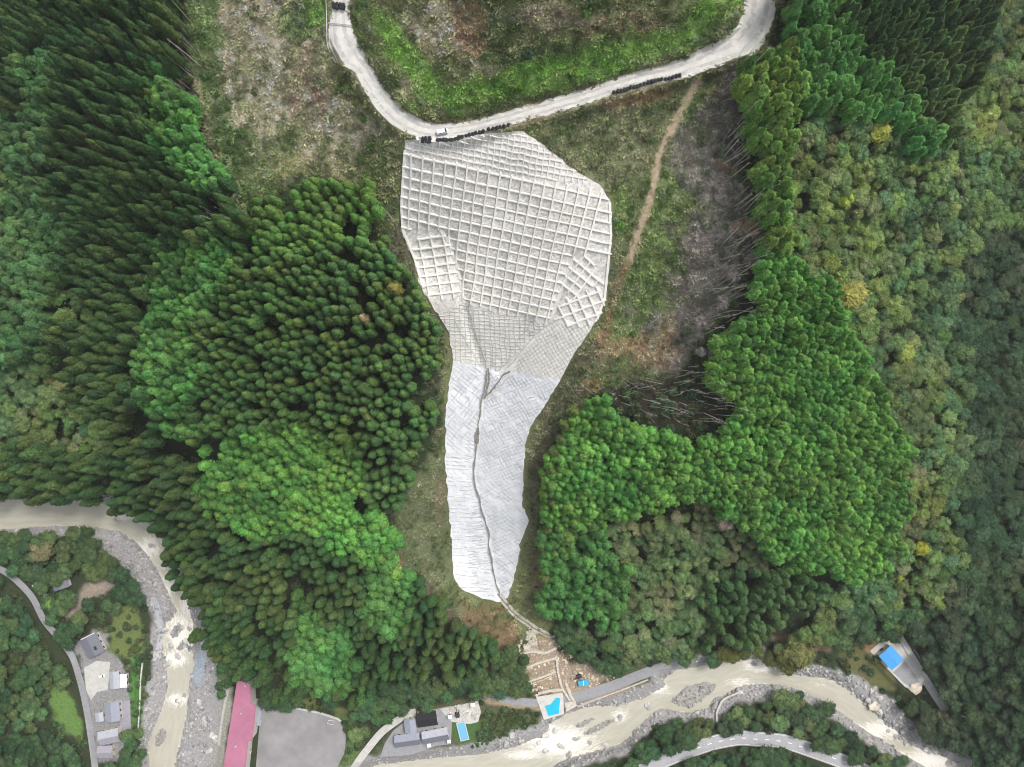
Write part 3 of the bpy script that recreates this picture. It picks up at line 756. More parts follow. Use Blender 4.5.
for fam, poly, w_, h_ in [(rot_fam(436, 265, -7, 9.6, 6), SUBL, .58, .62), (rot_fam(436, 265, 80, 12, 4), SUBL, .58, .60),
                      (rot_fam(580, 275, 125, 8.5, 5), SUBRU, .58, .60), (rot_fam(580, 275, 39, 8.8, 5), SUBRU, .58, .62),
                      (rot_fam(583, 308, -22, 10.4, 4), SUBRL, .66, .66), (rot_fam(583, 308, 67, 10.4, 5), SUBRL, .66, .64)]:
    for ln in fam: beam_lines += [(r_, w_, h_) for r_ in clip_runs(ln, poly)]
for r_, w_, h_ in beam_lines:
    wob = r_ + np.stack([fbm(r_[:, 0], r_[:, 1], 25, 2, 4) - .5, fbm(r_[:, 0], r_[:, 1], 25, 2, 14) - .5], 1) * 1.6
    local(strip('beam', wob, w_ * random.uniform(.85, 1.15), h_, .45, M['beam']), lattice)
# mortar panels in the cells of the main lattice
def isect(a_, b_):
    (x1, y1), (x2, y2) = a_; (x3, y3), (x4, y4) = b_
    d = (x1 - x2) * (y3 - y4) - (y1 - y2) * (x3 - x4)
    px = ((x1 * y2 - y1 * x2) * (x3 - x4) - (x1 - x2) * (x3 * y4 - y3 * x4)) / d
    py = ((x1 * y2 - y1 * x2) * (y3 - y4) - (y1 - y2) * (x3 * y4 - y3 * x4)) / d
    return np.array([px, py])
def cell_panel(c4):
    c = np.mean(c4, 0)
    q = [c + (p - c) * .84 for p in c4]
    tilt = [random.uniform(-.12, .16) for _ in range(4)]
    vs = []
    for v in (0, .5, 1):
        for u in (0, .5, 1):
            p = (q[0] * (1 - u) + q[1] * u) * (1 - v) + (q[3] * (1 - u) + q[2] * u) * v
            z = (tilt[0] * (1 - u) + tilt[1] * u) * (1 - v) + (tilt[3] * (1 - u) + tilt[2] * u) * v
            vs.append(G(p[0], p[1], .66 + z + (.08 if (u, v) == (.5, .5) else 0)))
    fs = [(r_ * 3 + c_, (r_ + 1) * 3 + c_, (r_ + 1) * 3 + c_ + 1, r_ * 3 + c_ + 1) for r_ in range(2) for c_ in range(2)]
    ring = [0, 3, 6, 7, 8, 5, 2, 1]
    vs += [vs[e] - Vector((0, 0, .35)) for e in ring]
    fs += [(ring[i], 9 + i, 9 + (i + 1) % 8, ring[(i + 1) % 8]) for i in range(8)]
    local(mesh_obj('panel', vs, fs, M['panel']), lattice)
for k in range(17):
    for j in range(21):
        c4 = [isect(fam_main_col(k), fam_main_row(j)), isect(fam_main_col(k + 1), fam_main_row(j)), isect(fam_main_col(k + 1), fam_main_row(j + 1)), isect(fam_main_col(k), fam_main_row(j + 1))]
        a4 = np.array(c4)
        if inside(MAIN, a4[:, 0], a4[:, 1]).sum() >= 3 and inside(NET, a4[:, 0], a4[:, 1]).all(): cell_panel(c4)
J = ([], [])
for ln in rot_fam(500, 155, 12, 6.0, 12) + rot_fam(500, 155, 98, 6.2, 22):
    for r_ in clip_runs(ln, FINE_T):
        strip('x', r_, .42, .3, .45, None, join=J)
local(tag(mesh_obj('fine_frame', J[0], J[1], M['beam']), kind='stuff'), lattice)
# rim strips and the buttress rib between the lattice fields
for ln in ([(404,150),(400,205),(401,229),(412,256),(422,288)], [(611,203),(612,235),(610,258),(606,298),(597,321)]):
    local(strip('edge_rib', np.array(ln) + np.array([1.5 if ln[0][0] < 500 else -1.5, 0]), 1.0, .35, .45, M['beam']), lattice)
local(strip('edge_rib', [(440,229),(448,240),(458,268),(464,302)], 1.3, .3, .45, M['cream']), lattice)
local(strip('edge_rib', [(574,256),(562,288),(550,322)], 1.6, .35, .45, M['cream']), lattice)

cream = empty('mortar_slope', G(510, 345), label='cream mortared slope with fine joints between lattice and white sheet', cat='mortared slope')
local(ruled('mortar_sheet', MID_L, MID_R, M['cream'], None, .46, 40, 70, .5, 5), cream)
MIDP = [(438,313),(463,303),(508,314),(549,323),(572,329),(596,323),(575,352),(560,380),(500,371),(454,361),(450,335)]
J = ([], [])
for ln in rot_fam(565, 350, 60, 3.6, 14) + rot_fam(565, 350, -30, 3.6, 14):
    for r_ in clip_runs(ln, [(549,323),(596,323),(575,352),(560,380),(510,372),(525,350)]): strip('x', r_, .3, .06, .50, None, join=J)
for ln in rot_fam(480, 335, 4, 3.6, 14) + rot_fam(480, 335, 88, 5.0, 14):
    for r_ in clip_runs(ln, [(438,313),(463,303),(508,314),(548,324),(522,350),(500,371),(454,361),(450,335)]): strip('x', r_, .34, .06, .50, None, join=J)
local(tag(mesh_obj('joint_lines', J[0], J[1], M['creamseam']), kind='stuff'), cream)
for ln in ([(468,303),(476,335),(487,366)],[(490,309),(492,340),(492,366)],[(533,320),(516,345),(503,366)],[(549,323),(524,348),(507,368)],[(455,320),(468,345),(480,366)]):
    local(strip('drain_groove', smooth_line(ln, 30) + np.stack([(fbm(np.arange(30.), np.arange(30.) * 0 + ln[0][0], 6, 3) - .5) * 6, np.zeros(30)], 1), random.uniform(.35, .7), .06, .5, M['creamseam'], n=26), cream)

sheet = empty('slope_sheet', G(488, 480), label='white sheeting with fine grey seams over the lower narrow slope', cat='slope sheet')
local(ruled('white_cover', LOW_L, LOW_R, M['sheet'], None, .45, 190, 60, .95, 6), sheet)
J = ([], [])
LP = LOW_L + LOW_R[::-1]
LEFT = [(453,363),(486,368),(482,400),(477,430),(475,450),(472,475),(475,490),(481,510),(487,530),(489,550),(493,575),(496,598),(478,595),(459,586),(453,572),(452,540),(448,500),(446,460),(447,415),(450,385)]
RIGHT = [(490,372),(558,382),(545,404),(531,425),(524,445),(523,475),(521,505),(527,520),(520,540),(516,565),(511,585),(506,597),(501,594),(495,560),(490,530),(484,510),(478,490),(476,475),(479,450),(481,430),(485,400)]
def sub(poly, y0, y1):
    return [p for p in poly]
def seams(poly, fams, ylo, yhi, wid, gap):
    for ln in fams:
        for r_ in clip_runs(ln, poly):
            r_ = r_[(r_[:, 1] >= ylo) & (r_[:, 1] < yhi)]
            if len(r_) < 5: continue
            i = 0
            while i < len(r_) - 3:
                n_ = random.randint(8, 26)
                sg = r_[i:i + n_]
                if len(sg) > 3 and random.random() > gap: strip('x', sg[[0, -1]] if len(sg) < 9 else sg, wid * random.uniform(.6, 1.3), .05, .52, None, join=J)
                i += n_ + random.randint(0, 3)
seams(LEFT, rot_fam(465, 415, 38, 3.7, 22), 360, 455, .30, .2); seams(LEFT, rot_fam(465, 415, -52, 3.9, 22), 360, 440, .24, .35)
seams(LEFT, rot_fam(465, 455, 8, 3.8, 5), 440, 470, .32, .2)
seams(LEFT, rot_fam(465, 520, 3, 3.9, 20), 455, 600, .36, .15)
seams([(470,500),(485,520),(490,560),(494,590),(478,592),(468,560)], rot_fam(480, 545, -8, 2.6, 24), 500, 600, .3, .2)
seams(RIGHT, rot_fam(510, 420, 57, 3.3, 26), 365, 480, .26, .15); seams(RIGHT, rot_fam(510, 420, -22, 3.3, 34), 365, 480, .26, .15)
seams(RIGHT, rot_fam(505, 520, 40, 3.4, 26), 480, 600, .22, .3); seams(RIGHT, rot_fam(505, 520, -25, 3.4, 30), 480, 600, .24, .25)
local(tag(mesh_obj('seam_lines', J[0], J[1], M['seam']), kind='stuff'), sheet)

ch = empty('drain_channel', G(480, 450), label='stained drainage channel running down the middle of the white sheet', cat='drainage channel')
cl = smooth_line(CHAN, 110); cl = cl + np.stack([fbm(cl[:, 0], cl[:, 1], 7, 2, 1) - .5, 0 * cl[:, 0]], 1) * 2.5
def vein(name, pts, w0, w1, m, off, root):
    q = smooth_line(pts, 90); tn_ = np.gradient(q, axis=0); tn_ /= np.hypot(tn_[:, 0], tn_[:, 1])[:, None]; nn = np.stack([-tn_[:, 1], tn_[:, 0]], 1)
    q = q + nn * ((fbm(q[:, 0], q[:, 1], 8, 3, 17) - .5) * 3.5)[:, None]
    wd = w0 + (w1 - w0) * np.clip((fbm(q[:, 0] * 1.7, q[:, 1], 5, 2, 23) - .3) / .4, 0, 1)
    return local(ribbon(name, q - nn * wd[:, None], q + nn * wd[:, None], m, off, 1, 90, skirt=.9), root)
vein('channel_kerb', CHAN, .5, 1.7, M['seam'], .95, ch)
vein('channel_bed', CHAN, .4, .95, M['channel'], 1.01, ch)
vein('channel_bed', [(488,368),(489,376),(487,386),(485,394)], .5, 1.2, M['channel'], 1.0, ch)
vein('channel_bed', [(510,371),(503,377),(496,386),(487,394),(484,399)], .5, 1.1, M['channel'], 1.03, ch)
vein('channel_kerb', [(513,374),(505,381),(497,389),(488,397)], .5, 1.1, M['mortar'], .97, ch)
vein('channel_bed', [(478,428),(477,436),(477,444)], 1.0, 2.2, M['channel'], 1.05, ch)
cs = empty('debris_gully', G(525, 622), label='pale rocky gully spilling from the foot of the white sheet', cat='gully')
c2 = smooth_line(CASC, 40)
local(ribbon('rock_bed', c2 + np.array([-2.2, 1.8]), c2 + np.array([2.0, -2.0]), M['rock'], .3, 4, 40, edge_noise=3), cs)
local(strip('wet_streak', c2 + np.stack([fbm(c2[:, 0], c2[:, 1], 6, 2) - .5, 0 * c2[:, 0]], 1) * 2, .9, .08, .36, M['channel']), cs)
local(ribbon('rock_bed', np.array([(528,624),(527,636),(523,648),(528,654)]), np.array([(536,628),(537,640),(534,648),(540,652)]), M['rock'], .26, 4, 20, edge_noise=4), cs)

# ------------------------------------------------------------------ plants
def ico(bm, r, sub, c=(0, 0, 0), sz=1.0, lump=.2, seed=0.0):
    q = bmesh.ops.create_icosphere(bm, subdivisions=sub, radius=1)
    for v in q['verts']:
        k = 1 + lump * mnoise.noise(v.co * 1.7 + Vector((seed, seed * 2, 0)))
        v.co = Vector((v.co.x * r * k + c[0], v.co.y * r * k + c[1], v.co.z * r * sz * k + c[2]))
    return q['verts']
def leaf_cards(P, N, size, rnd, V, Fc, droop=.0, asp=1.0):
    """small folded leaf clumps, one per point, facing roughly along N"""
    for p, n in zip(P, N):
        n = (Vector(n) + Vector((rnd.uniform(-.6, .6), rnd.uniform(-.6, .6), rnd.uniform(-.3, .6) - droop))).normalized()
        a_ = n.orthogonal().normalized(); a_.rotate(Matrix.Rotation(rnd.uniform(0, 6.28), 3, n))
        b_ = n.cross(a_); s = size * rnd.uniform(.6, 1.35); p = Vector(p)
        k0 = len(V)
        V += [p - a_ * s - n * s * .35, p + b_ * s * asp * .75 + n * s * .15 * rnd.random(), p + a_ * s - n * s * .35, p - b_ * s * asp * .75 - n * s * .25]
        Fc.append((k0, k0 + 3, k0 + 1)); Fc.append((k0 + 1, k0 + 3, k0 + 2))
def crown_mesh(name, kind, seed):
    """unit tree: height 1 is the full tree height, crown radius given relative to it by kind"""
    rnd = random.Random(seed); V, Fc = [], []
    bm = bmesh.new()
    P, N = [], []
    if kind in ('cedar', 'cypress'):
        zb, Rm, n_ = (.30, .118, 620) if kind == 'cedar' else (.42, .155, 620)
        lob = 4.5
        def prof(t):
            if kind == 'cedar': return (min(1, .55 + 2.2 * t)) * (1 - t ** 2.6) ** .75
            return (min(1, .7 + 1.2 * t)) * (1 - t ** 2.6) ** .62
        def rad(t, a_):
            q = Vector((math.cos(a_) * lob * .33, math.sin(a_) * lob * .33, t * lob * (1.3 if kind == 'cedar' else .9)))
            return Rm * prof(t) * (1 + (.32 if kind == 'cedar' else .85) * mnoise.noise(q + Vector((seed * 3.1, seed, 7))) + .2 * mnoise.noise(q * 2.4 + Vector((seed, 3, 1))))
        for i in range(n_):
            t = rnd.random() ** .8; a_ = rnd.uniform(0, 6.283)
            r_ = rad(t, a_) * rnd.uniform(.86, 1.06)
            P.append((math.cos(a_) * r_, math.sin(a_) * r_, zb + (1 - zb) * t))
            N.append((math.cos(a_), math.sin(a_), .35 + .9 * t))
        leaf_cards(P, N, .021 if kind == 'cedar' else .027, rnd, V, Fc, droop=-.1)
        # inner body
        rings, seg = 9, 10
        for i in range(rings + 1):
            t = i / rings
            for s in range(seg):
                a_ = 6.283 * s / seg
                r_ = rad(t, a_) * .86 if i < rings else 0.002
                bm.verts.new((math.cos(a_) * r_, math.sin(a_) * r_, zb + (1 - zb) * t * .985))
        bm.verts.ensure_lookup_table()
        for i in range(rings):
            for s in range(seg):
                bm.faces.new([bm.verts[i * seg + s], bm.verts[i * seg + (s + 1) % seg], bm.verts[(i + 1) * seg + (s + 1) % seg], bm.verts[(i + 1) * seg + s]])
        bm.faces.new([bm.verts[s] for s in range(seg)][::-1])
    else:
        nl = rnd.randint(6, 9); Rm = .34
        lobes = [(0, 0, .72, Rm * .6)]
        for i in range(nl):
            a_ = 6.283 * i / nl + rnd.uniform(-.35, .35); rr_ = Rm * rnd.uniform(.38, .72); lr = Rm * rnd.uniform(.34, .55)
            lobes.append((math.cos(a_) * rr_, math.sin(a_) * rr_, .60 + .14 * (1 - (rr_ / Rm) ** 2) + rnd.uniform(-.07, .07), lr))
        per = 1500 // (nl + 1)
        for (x, y, z, lr) in lobes:
            ico(bm, lr * .78, 2, (x, y, z), .8, .6, rnd.uniform(0, 50))
            for i in range(per):
                d = Vector((rnd.gauss(0, 1), rnd.gauss(0, 1), rnd.gauss(0, 1))).normalized()
                if d.z < -.45: d.z *= -.5
                k_ = rnd.uniform(.72, 1.2) * (1 + .5 * mnoise.noise(d * 2.6 + Vector((x * 9, y * 9, seed))))
                P.append((x + d.x * lr * k_, y + d.y * lr * k_, z + d.z * lr * .82 * k_)); N.append((d.x * .6, d.y * .6, d.z * .6 + .5))
        leaf_cards(P, N, .026, rnd, V, Fc)
    core = bpy.data.meshes.new('x'); bm.to_mesh(core); bm.free()
    cv = [v.co.copy() for v in core.vertices]; cf = [tuple(p.vertices) for p in core.polygons]
    k0 = len(V)
    me = bpy.data.meshes.new(name)
    me.from_pydata([tuple(v) for v in V] + [tuple(v) for v in cv], [], Fc + [tuple(i + k0 for i in f_) for f_ in cf])
    me.materials.append(M['leaf']); me.materials.append(M['core'])
    mi = np.zeros(len(me.polygons), np.int32); mi[len(Fc):] = 1
    me.polygons.foreach_set('material_index', mi); me.update()
    bpy.data.meshes.remove(core)
    return me
def trunk_mesh(name, kind, seed):
    rnd = random.Random(seed); bm = bmesh.new()
    if kind in ('cedar', 'cypress'):
        bend = rnd.uniform(-.012, .012)
        tube(bm, (0, 0, -.06), (bend, bend * .5, .45), .0105, .008, 7); tube(bm, (bend, bend * .5, .45), (0, 0, .93), .008, .002, 6)
        for i in range(7):
            z = rnd.uniform(.28, .5); a_ = rnd.uniform(0, 6.28); l = rnd.uniform(.03, .07)
            tube(bm, (bend * .8, bend * .4, z), (math.cos(a_) * l, math.sin(a_) * l, z + .012), .0022, .0008, 4)
    else:
        tube(bm, (0, 0, -.08), (.01, .0, .36), .026, .019, 7)
        for i in range(6):
            a_ = 6.28 * i / 6 + rnd.uniform(-.3, .3); l = rnd.uniform(.14, .24)
            e = (math.cos(a_) * l, math.sin(a_) * l, rnd.uniform(.58, .74))
            tube(bm, (.01, 0, rnd.uniform(.26, .36)), e, .014, .005, 5)
    me = bpy.data.meshes.new(name); bm.to_mesh(me); bm.free()
    me.materials.append(M['bark'])
    return me
KINDS = {'cedar': [(crown_mesh('cedar_crown', 'cedar', s), trunk_mesh('cedar_trunk', 'cedar', s)) for s in range(1, 7)],
         'cypress': [(crown_mesh('cypress_crown', 'cypress', s), trunk_mesh('cypress_trunk', 'cypress', s)) for s in range(11, 17)],
         'broad': [(crown_mesh('broadleaf_crown', 'broad', s), trunk_mesh('broadleaf_trunk', 'broad', s)) for s in range(21, 29)]}
def rest_collection(kind):
    c = bpy.data.collections.new(kind + '_forms')
    for i, (cm, tm) in enumerate(KINDS[kind]):
        bm = bmesh.new(); bm.from_mesh(cm); nf = len(bm.faces); bm.from_mesh(tm)
        bm.faces.ensure_lookup_table()
        for f_ in bm.faces[nf:]: f_.material_index = 2
        me = bpy.data.meshes.new(kind + '_whole'); bm.to_mesh(me); bm.free()
        for m in (M['leaf'], M['core'], M['bark']): me.materials.append(m)
        c.objects.link(bpy.data.objects.new('%s_form_%02d' % (kind, i), me))
    return c
def scatter(name, coll, pts, rots, scales, tints, picks, kind='stuff', **kw):
    me = bpy.data.meshes.new(name)
    me.from_pydata([tuple(p) for p in pts], [], [])
    A = me.attributes
    a_ = A.new('rot', 'FLOAT_VECTOR', 'POINT'); a_.data.foreach_set('vector', np.asarray(rots, np.float32).ravel())
    a_ = A.new('scl', 'FLOAT_VECTOR', 'POINT'); a_.data.foreach_set('vector', np.asarray(scales, np.float32).ravel())
    a_ = A.new('tint', 'FLOAT_VECTOR', 'POINT'); a_.data.foreach_set('vector', np.asarray(tints, np.float32).ravel())
    a_ = A.new('pick', 'INT', 'POINT'); a_.data.foreach_set('value', np.asarray(picks, np.int32))
    o = link(bpy.data.objects.new(name, me))
    ng = bpy.data.node_groups.new(name + '_nodes', 'GeometryNodeTree')
    ng.interface.new_socket('Geometry', in_out='INPUT', socket_type='NodeSocketGeometry'); ng.interface.new_socket('Geometry', in_out='OUTPUT', socket_type='NodeSocketGeometry')
    gi = ng.nodes.new('NodeGroupInput'); go = ng.nodes.new('NodeGroupOutput')
    ci = ng.nodes.new('GeometryNodeCollectionInfo'); ci.inputs['Collection'].default_value = coll
    ci.inputs['Separate Children'].default_value = True; ci.inputs['Reset Children'].default_value = True
    ip = ng.nodes.new('GeometryNodeInstanceOnPoints'); ip.inputs['Pick Instance'].default_value = True
    def na(nm, ty):
        n = ng.nodes.new('GeometryNodeInputNamedAttribute'); n.data_type = ty; n.inputs['Name'].default_value = nm; return n.outputs['Attribute']
    mp = ng.nodes.new('GeometryNodeMeshToPoints')
    ng.links.new(gi.outputs[0], mp.inputs['Mesh']); ng.links.new(mp.outputs[0], ip.inputs['Points'])
    ng.links.new(ci.outputs[0], ip.inputs['Instance'])
    ng.links.new(na('pick', 'INT'), ip.inputs['Instance Index']); ng.links.new(na('rot', 'FLOAT_VECTOR'), ip.inputs['Rotation']); ng.links.new(na('scl', 'FLOAT_VECTOR'), ip.inputs['Scale'])
    ng.links.new(ip.outputs[0], go.inputs[0])
    md = o.modifiers.new('scatter', 'NODES'); md.node_group = ng
    return tag(o, kind=kind, **kw)

# where nothing grows: roads, pads, slope, water
NOVEG = (NET_D < 3) | (RIV_D < 1)
NOVEG |= inside(ROAD_L + ROAD_R[::-1], GX, GY)
for pts, hw_ in [(ROAD_BL, 8), (ROAD_S, 8.5), (ROAD_E1, 5), (ROAD_E2, 6), (ROAD_NE, 5.5), (PATH_C, 4.5)]:
    NOVEG |= dist_line(pts, GX, GY) < hw_
for poly, hz in PADS.values(): NOVEG |= inside(poly, GX, GY)
NOVEG |= inside([(62,612),(75,598),(95,575),(118,572),(122,588),(95,596),(72,622)], GX, GY)
NOVEG |= inside([(48,684),(60,680),(72,695),(78,715),(82,738),(72,736),(60,722),(52,705)], GX, GY)
NV = NOVEG.astype(float)
def free(x, y): return bil(gx, gy, NV, np.asarray(x, float), np.asarray(y, float)) < .3

# kinds: stand outline (by crown position), spacing, height range, width factor, tints
CYB = [(.205,.375,.070),(.170,.330,.064),(.225,.375,.072),(.150,.300,.062)]
CYE = [(.160,.340,.080),(.135,.300,.072),(.180,.345,.078),(.128,.270,.068)]
CYM = [(.120,.262,.066),(.104,.235,.060),(.140,.270,.064)]
CYL = [(.100,.210,.072),(.118,.215,.072),(.092,.190,.070)]
CYY = [(.200,.320,.068),(.165,.300,.062),(.235,.32,.070),(.145,.265,.058)]
CEO = [(.122,.205,.052),(.104,.186,.049),(.142,.210,.052),(.090,.166,.048)]
CEG = [(.135,.265,.060),(.150,.270,.060),(.122,.235,.056)]
CED = [(.076,.142,.042),(.094,.155,.043),(.064,.124,.040),(.112,.162,.045)]
BRL = [(.105,.175,.072),(.120,.195,.078),(.135,.205,.076),(.160,.230,.082),(.150,.240,.072),(.180,.245,.080),(.195,.262,.078),(.205,.245,.092),(.215,.240,.102),(.225,.280,.078)]
BRB = [(.115,.190,.074),(.140,.210,.078),(.155,.205,.088),(.170,.205,.096),(.185,.205,.105)]
BRD = [(.058,.100,.046),(.050,.090,.042),(.076,.118,.050),(.090,.124,.056),(.066,.102,.050),(.098,.118,.060)]
BRG = [(.080,.148,.058),(.092,.166,.062),(.112,.172,.064),(.068,.126,.056),(.135,.182,.064)]
def shift(L, r_, g_, b_): return [(a_ * r_, c_ * g_, d_ * b_) for a_, c_, d_ in L]
CYB = shift(CYB, .82, .98, 1.08); CYE = shift(CYE, .85, .97, 1.05); CYM = shift(CYM, .88, 1, 1.05)
CEO = shift(CEO, .86, .98, 1.04); CED = shift(CED, .82, .92, .98); BRG = shift(BRG, .80, .84, .88); BRD = shift(BRD, .86, .9, .94); BRL = shift(BRL, .93, .98, 1.04)
Z = []
def zone(key, kind, poly, sp, h, wf, tints, label, group, cat='tree'): Z.append(dict(key=key, kind=kind, poly=poly, sp=sp, h=h, wf=wf, tints=tints, label=label, group=group))
zone('a', 'cypress', [(150,80),(165,76),(182,98),(202,130),(208,165),(218,188),(196,192),(170,172),(146,150),(158,130),(150,105)], 8.5, (20,24), 1.0, CYE, 'bright green cypress in the narrow strip beside the tan meadow', 'cypresses beside the tan meadow')
zone('b', 'cypress', [(-90,140),(16,105),(24,60),(36,30),(50,40),(58,85),(48,130),(40,180),(68,222),(58,256),(42,300),(42,350),(-90,375)], 9, (17,21), 1.05, CYL, 'blue-green cypress in the strip along the left edge', 'cypresses along the left edge')
zone('c', 'cypress', [(155,238),(215,230),(230,255),(218,300),(195,330),(205,370),(185,400),(203,440),(165,432),(140,392),(133,360),(150,320),(148,280)], 7.6, (17,21), 1.0, CYE, 'emerald cypress on the left flank of the dark cedar spur', 'cypresses on the spur flank')
zone('d', 'cypress', [(195,470),(240,430),(300,425),(350,440),(362,490),(340,515),(382,520),(402,545),(385,572),(350,560),(320,530),(260,545),(225,530),(200,500)], 7.4, (15,19), 1.05, CYB, 'bright green cypress in the glowing patch below the rounded cedars', 'cypresses below the rounded cedars')
zone('e', 'cypress', [(283,640),(320,615),(346,625),(352,660),(337,692),(300,692),(283,670)], 7.6, (14,18), 1.05, CYM, 'emerald cypress in the clump above the grey playground', 'cypresses above the playground')
zone('f', 'cypress', [(360,575),(400,565),(415,600),(400,640),(370,625)], 7.6, (14,18), 1.05, CYM, 'light green cypress in the small clump left of the sheeted slope foot', 'cypresses left of the slope foot')
zone('g', 'cedar', [(255,215),(285,190),(335,178),(372,188),(380,205),(360,235),(330,250),(250,255),(240,235)], 8.0, (17,20), 1.1, CEG, 'fresh green round-topped cedar at the top edge of the left spur', 'cedars at the top of the spur')
zone('h', 'cedar', [(225,230),(330,240),(365,232),(400,262),(428,305),(434,340),(434,400),(415,462),(400,500),(370,512),(350,440),(300,425),(240,430),(200,447),(185,400),(205,370),(195,330),(215,300)], 7.8, (18,23), 1.06, CEO, 'olive-green round-topped cedar on the spur left of the lattice slope', 'rounded cedars on the spur')
zone('i', 'cedar', [(225,530),(260,545),(320,530),(350,560),(385,570),(410,575),(455,625),(495,655),(480,672),(400,690),(355,702),(260,690),(215,660),(198,632),(180,600),(168,560),(148,522),(195,470)], 8.2, (20,25), 1.02, CED, 'dark green cedar on the lower slope above the playground and river bend', 'cedars on the lower left slope')
zone('j', 'broad', [(258,690),(345,700),(420,690),(480,672),(510,645),(528,662),(500,690),(478,698),(440,703),(412,708),(380,728),(362,742),(346,725),(342,706),(265,698)], 10, (8,12), 1.0, BRG, 'dark broadleaf tree in the fringe behind the grey-roofed houses and yard', 'broadleaf fringe behind the houses')
zone('k', 'broad', [(-90,375),(30,348),(62,392),(112,430),(100,462),(40,442),(-90,442)], 10, (10,14), 1.0, BRL, 'greyish broadleaf tree in the thin band above the river at left', 'grey broadleaf band at left')
zone('k2', 'broad', [(60,285),(75,280),(92,320),(80,335),(62,305)], 10, (12,15), 1.0, BRL[3:5], 'pale grey broadleaf tree in the gap among dark left cedars', 'pale trees among the cedars')
zone('l', 'cedar', [(-90,-90),(160,-90),(168,25),(163,76),(200,128),(212,170),(248,222),(215,235),(155,240),(133,360),(165,432),(195,470),(150,522),(120,508),(60,500),(-90,500)], 9.2, (25,31), 1.02, CED, 'tall dark cedar leaning outward in the big stand at upper left', 'tall cedars at upper left')
zone('m', 'cypress', [(746,66),(760,56),(790,40),(802,70),(790,130),(785,180),(792,240),(775,247),(764,205),(757,150),(748,110)], 9.5, (22,26), 1.0, CYY, 'yellow-green cypress in the edge row right of the bare clearing', 'edge row right of the clearing')
zone('n', 'cypress', [(796,12),(850,8),(870,60),(900,80),(912,110),(935,120),(945,150),(930,157),(900,132),(870,115),(850,110),(803,100),(790,60)], 8.6, (20,24), 1.0, CYE, 'emerald cypress in the stand at the upper right of the road', 'cypresses at upper right')
zone('o', 'cedar', [(850,-90),(990,-90),(992,20),(985,62),(962,100),(945,132),(912,110),(870,60),(846,8)], 8.6, (20,25), 1.2, CED, 'slim dark cedar in the stand at the top right corner', 'cedars at top right')
zone('o2', 'cypress', [(776,-90),(850,-90),(846,8),(796,12),(783,20)], 10, (20,24), 1.0, CYE, 'emerald cypress above the road bend at the top edge', 'cypresses above the road bend')
zone('p', 'cypress', [(730,330),(755,300),(768,238),(802,260),(842,310),(882,390),(905,450),(912,520),(890,560),(850,580),(800,570),(760,540),(740,520),(690,500),(640,512),(600,530),(556,535),(540,495),(556,450),(572,425),(590,398),(612,398),(640,428),(672,445),(705,448),(738,425),(740,395),(712,385),(705,360)], 6.0, (16,20), 1.14, CYB, 'bright green cypress in the large dense stand on the right slope', 'cypresses of the right slope')
zone('q', 'cypress', [(541,535),(600,530),(620,560),(625,600),(600,622),(570,622),(541,600)], 7.6, (16,20), 1.05, CYM, 'deep emerald cypress in the rounded clump right of the slope foot', 'cypresses right of the slope foot')
zone('r', 'cedar', [(705,590),(745,570),(790,568),(832,600),(792,622),(760,642),(715,642)], 9, (17,21), 1.0, [(.08,.165,.055),(.09,.175,.058)], 'slender green cedar in the feathery patch above the river island', 'feathery cedars above the island')
zone('s', 'broad', [(615,532),(690,500),(760,540),(800,570),(745,570),(705,590),(715,642),(690,652),(640,655),(600,640),(600,622),(625,600)], 9, (8,12), 1.0, BRB, 'brownish broadleaf tree in the mixed patch between green cypress stands', 'brownish broadleaf patch')
zone('t', 'broad', [(790,102),(850,112),(900,134),(930,158),(948,150),(965,102),(990,62),(996,-90),(1110,-90),(1110,225),(1010,225),(962,255),(952,330),(972,420),(972,520),(948,600),(880,632),(840,640),(790,640),(832,600),(890,560),(912,520),(905,450),(882,390),(842,310),(800,258),(790,200)], 10.5, (11,15), 1.0, BRL, 'mixed olive and tan broadleaf tree on the long right-hand slope', 'mixed broadleaf trees of the right slope')
zone('u', 'broad', [(1010,225),(1110,225),(1110,850),(1040,800),(975,768),(925,735),(895,700),(910,692),(945,712),(952,705),(905,640),(880,632),(948,600),(972,520),(972,420),(952,330),(962,255)], 11, (10,14), 1.05, BRD, 'dark grey-green broadleaf tree in the valley at the right edge', 'dark trees of the right valley')
zone('v', 'broad', [(612,780),(630,748),(645,735),(662,722),(690,726),(705,722),(715,735),(690,741),(650,758),(630,775)], 10, (7,10), 1.0, BRG, 'dark broadleaf tree between the river and the left end of the highway', 'trees beside the highway start')
zone('w', 'broad', [(718,722),(735,704),(765,698),(790,694),(830,715),(872,742),(925,785),(872,785),(838,752),(800,738),(775,731),(735,728)], 10, (7,11), 1.0, BRG + BRB[:2], 'broadleaf tree in the belt between the river and the curving highway', 'belt between river and highway')
zone('x', 'broad', [(690,790),(700,764),(735,752),(775,752),(815,766),(850,785)], 10, (6,9), 1.0, BRG, 'dark broadleaf tree below the outer side of the highway bend', 'trees below the highway')
zone('y', 'broad', [(-90,535),(30,533),(85,536),(112,556),(130,576),(140,602),(120,612),(98,606),(82,628),(70,620),(62,600),(70,592),(92,572),(60,568),(48,572),(44,588),(30,575),(10,564),(-90,545)], 10, (8,12), 1.0, BRG, 'dark round broadleaf tree by the gravel bank of the left river bend', 'trees by the left river bend')
zone('z', 'broad', [(-90,575),(10,582),(28,600),(40,625),(54,642),(66,662),(76,700),(84,767),(84,800),(-90,800)], 10.5, (8,12), 1.0, BRG, 'dark green broadleaf tree on the hill left of the village road', 'trees left of the village road')
zone('z2', 'broad', [(108,745),(125,735),(146,738),(146,790),(105,790)], 9, (7,10), 1.0, BRG, 'dark broadleaf tree between the lowest village roof and the river', 'trees below the village')
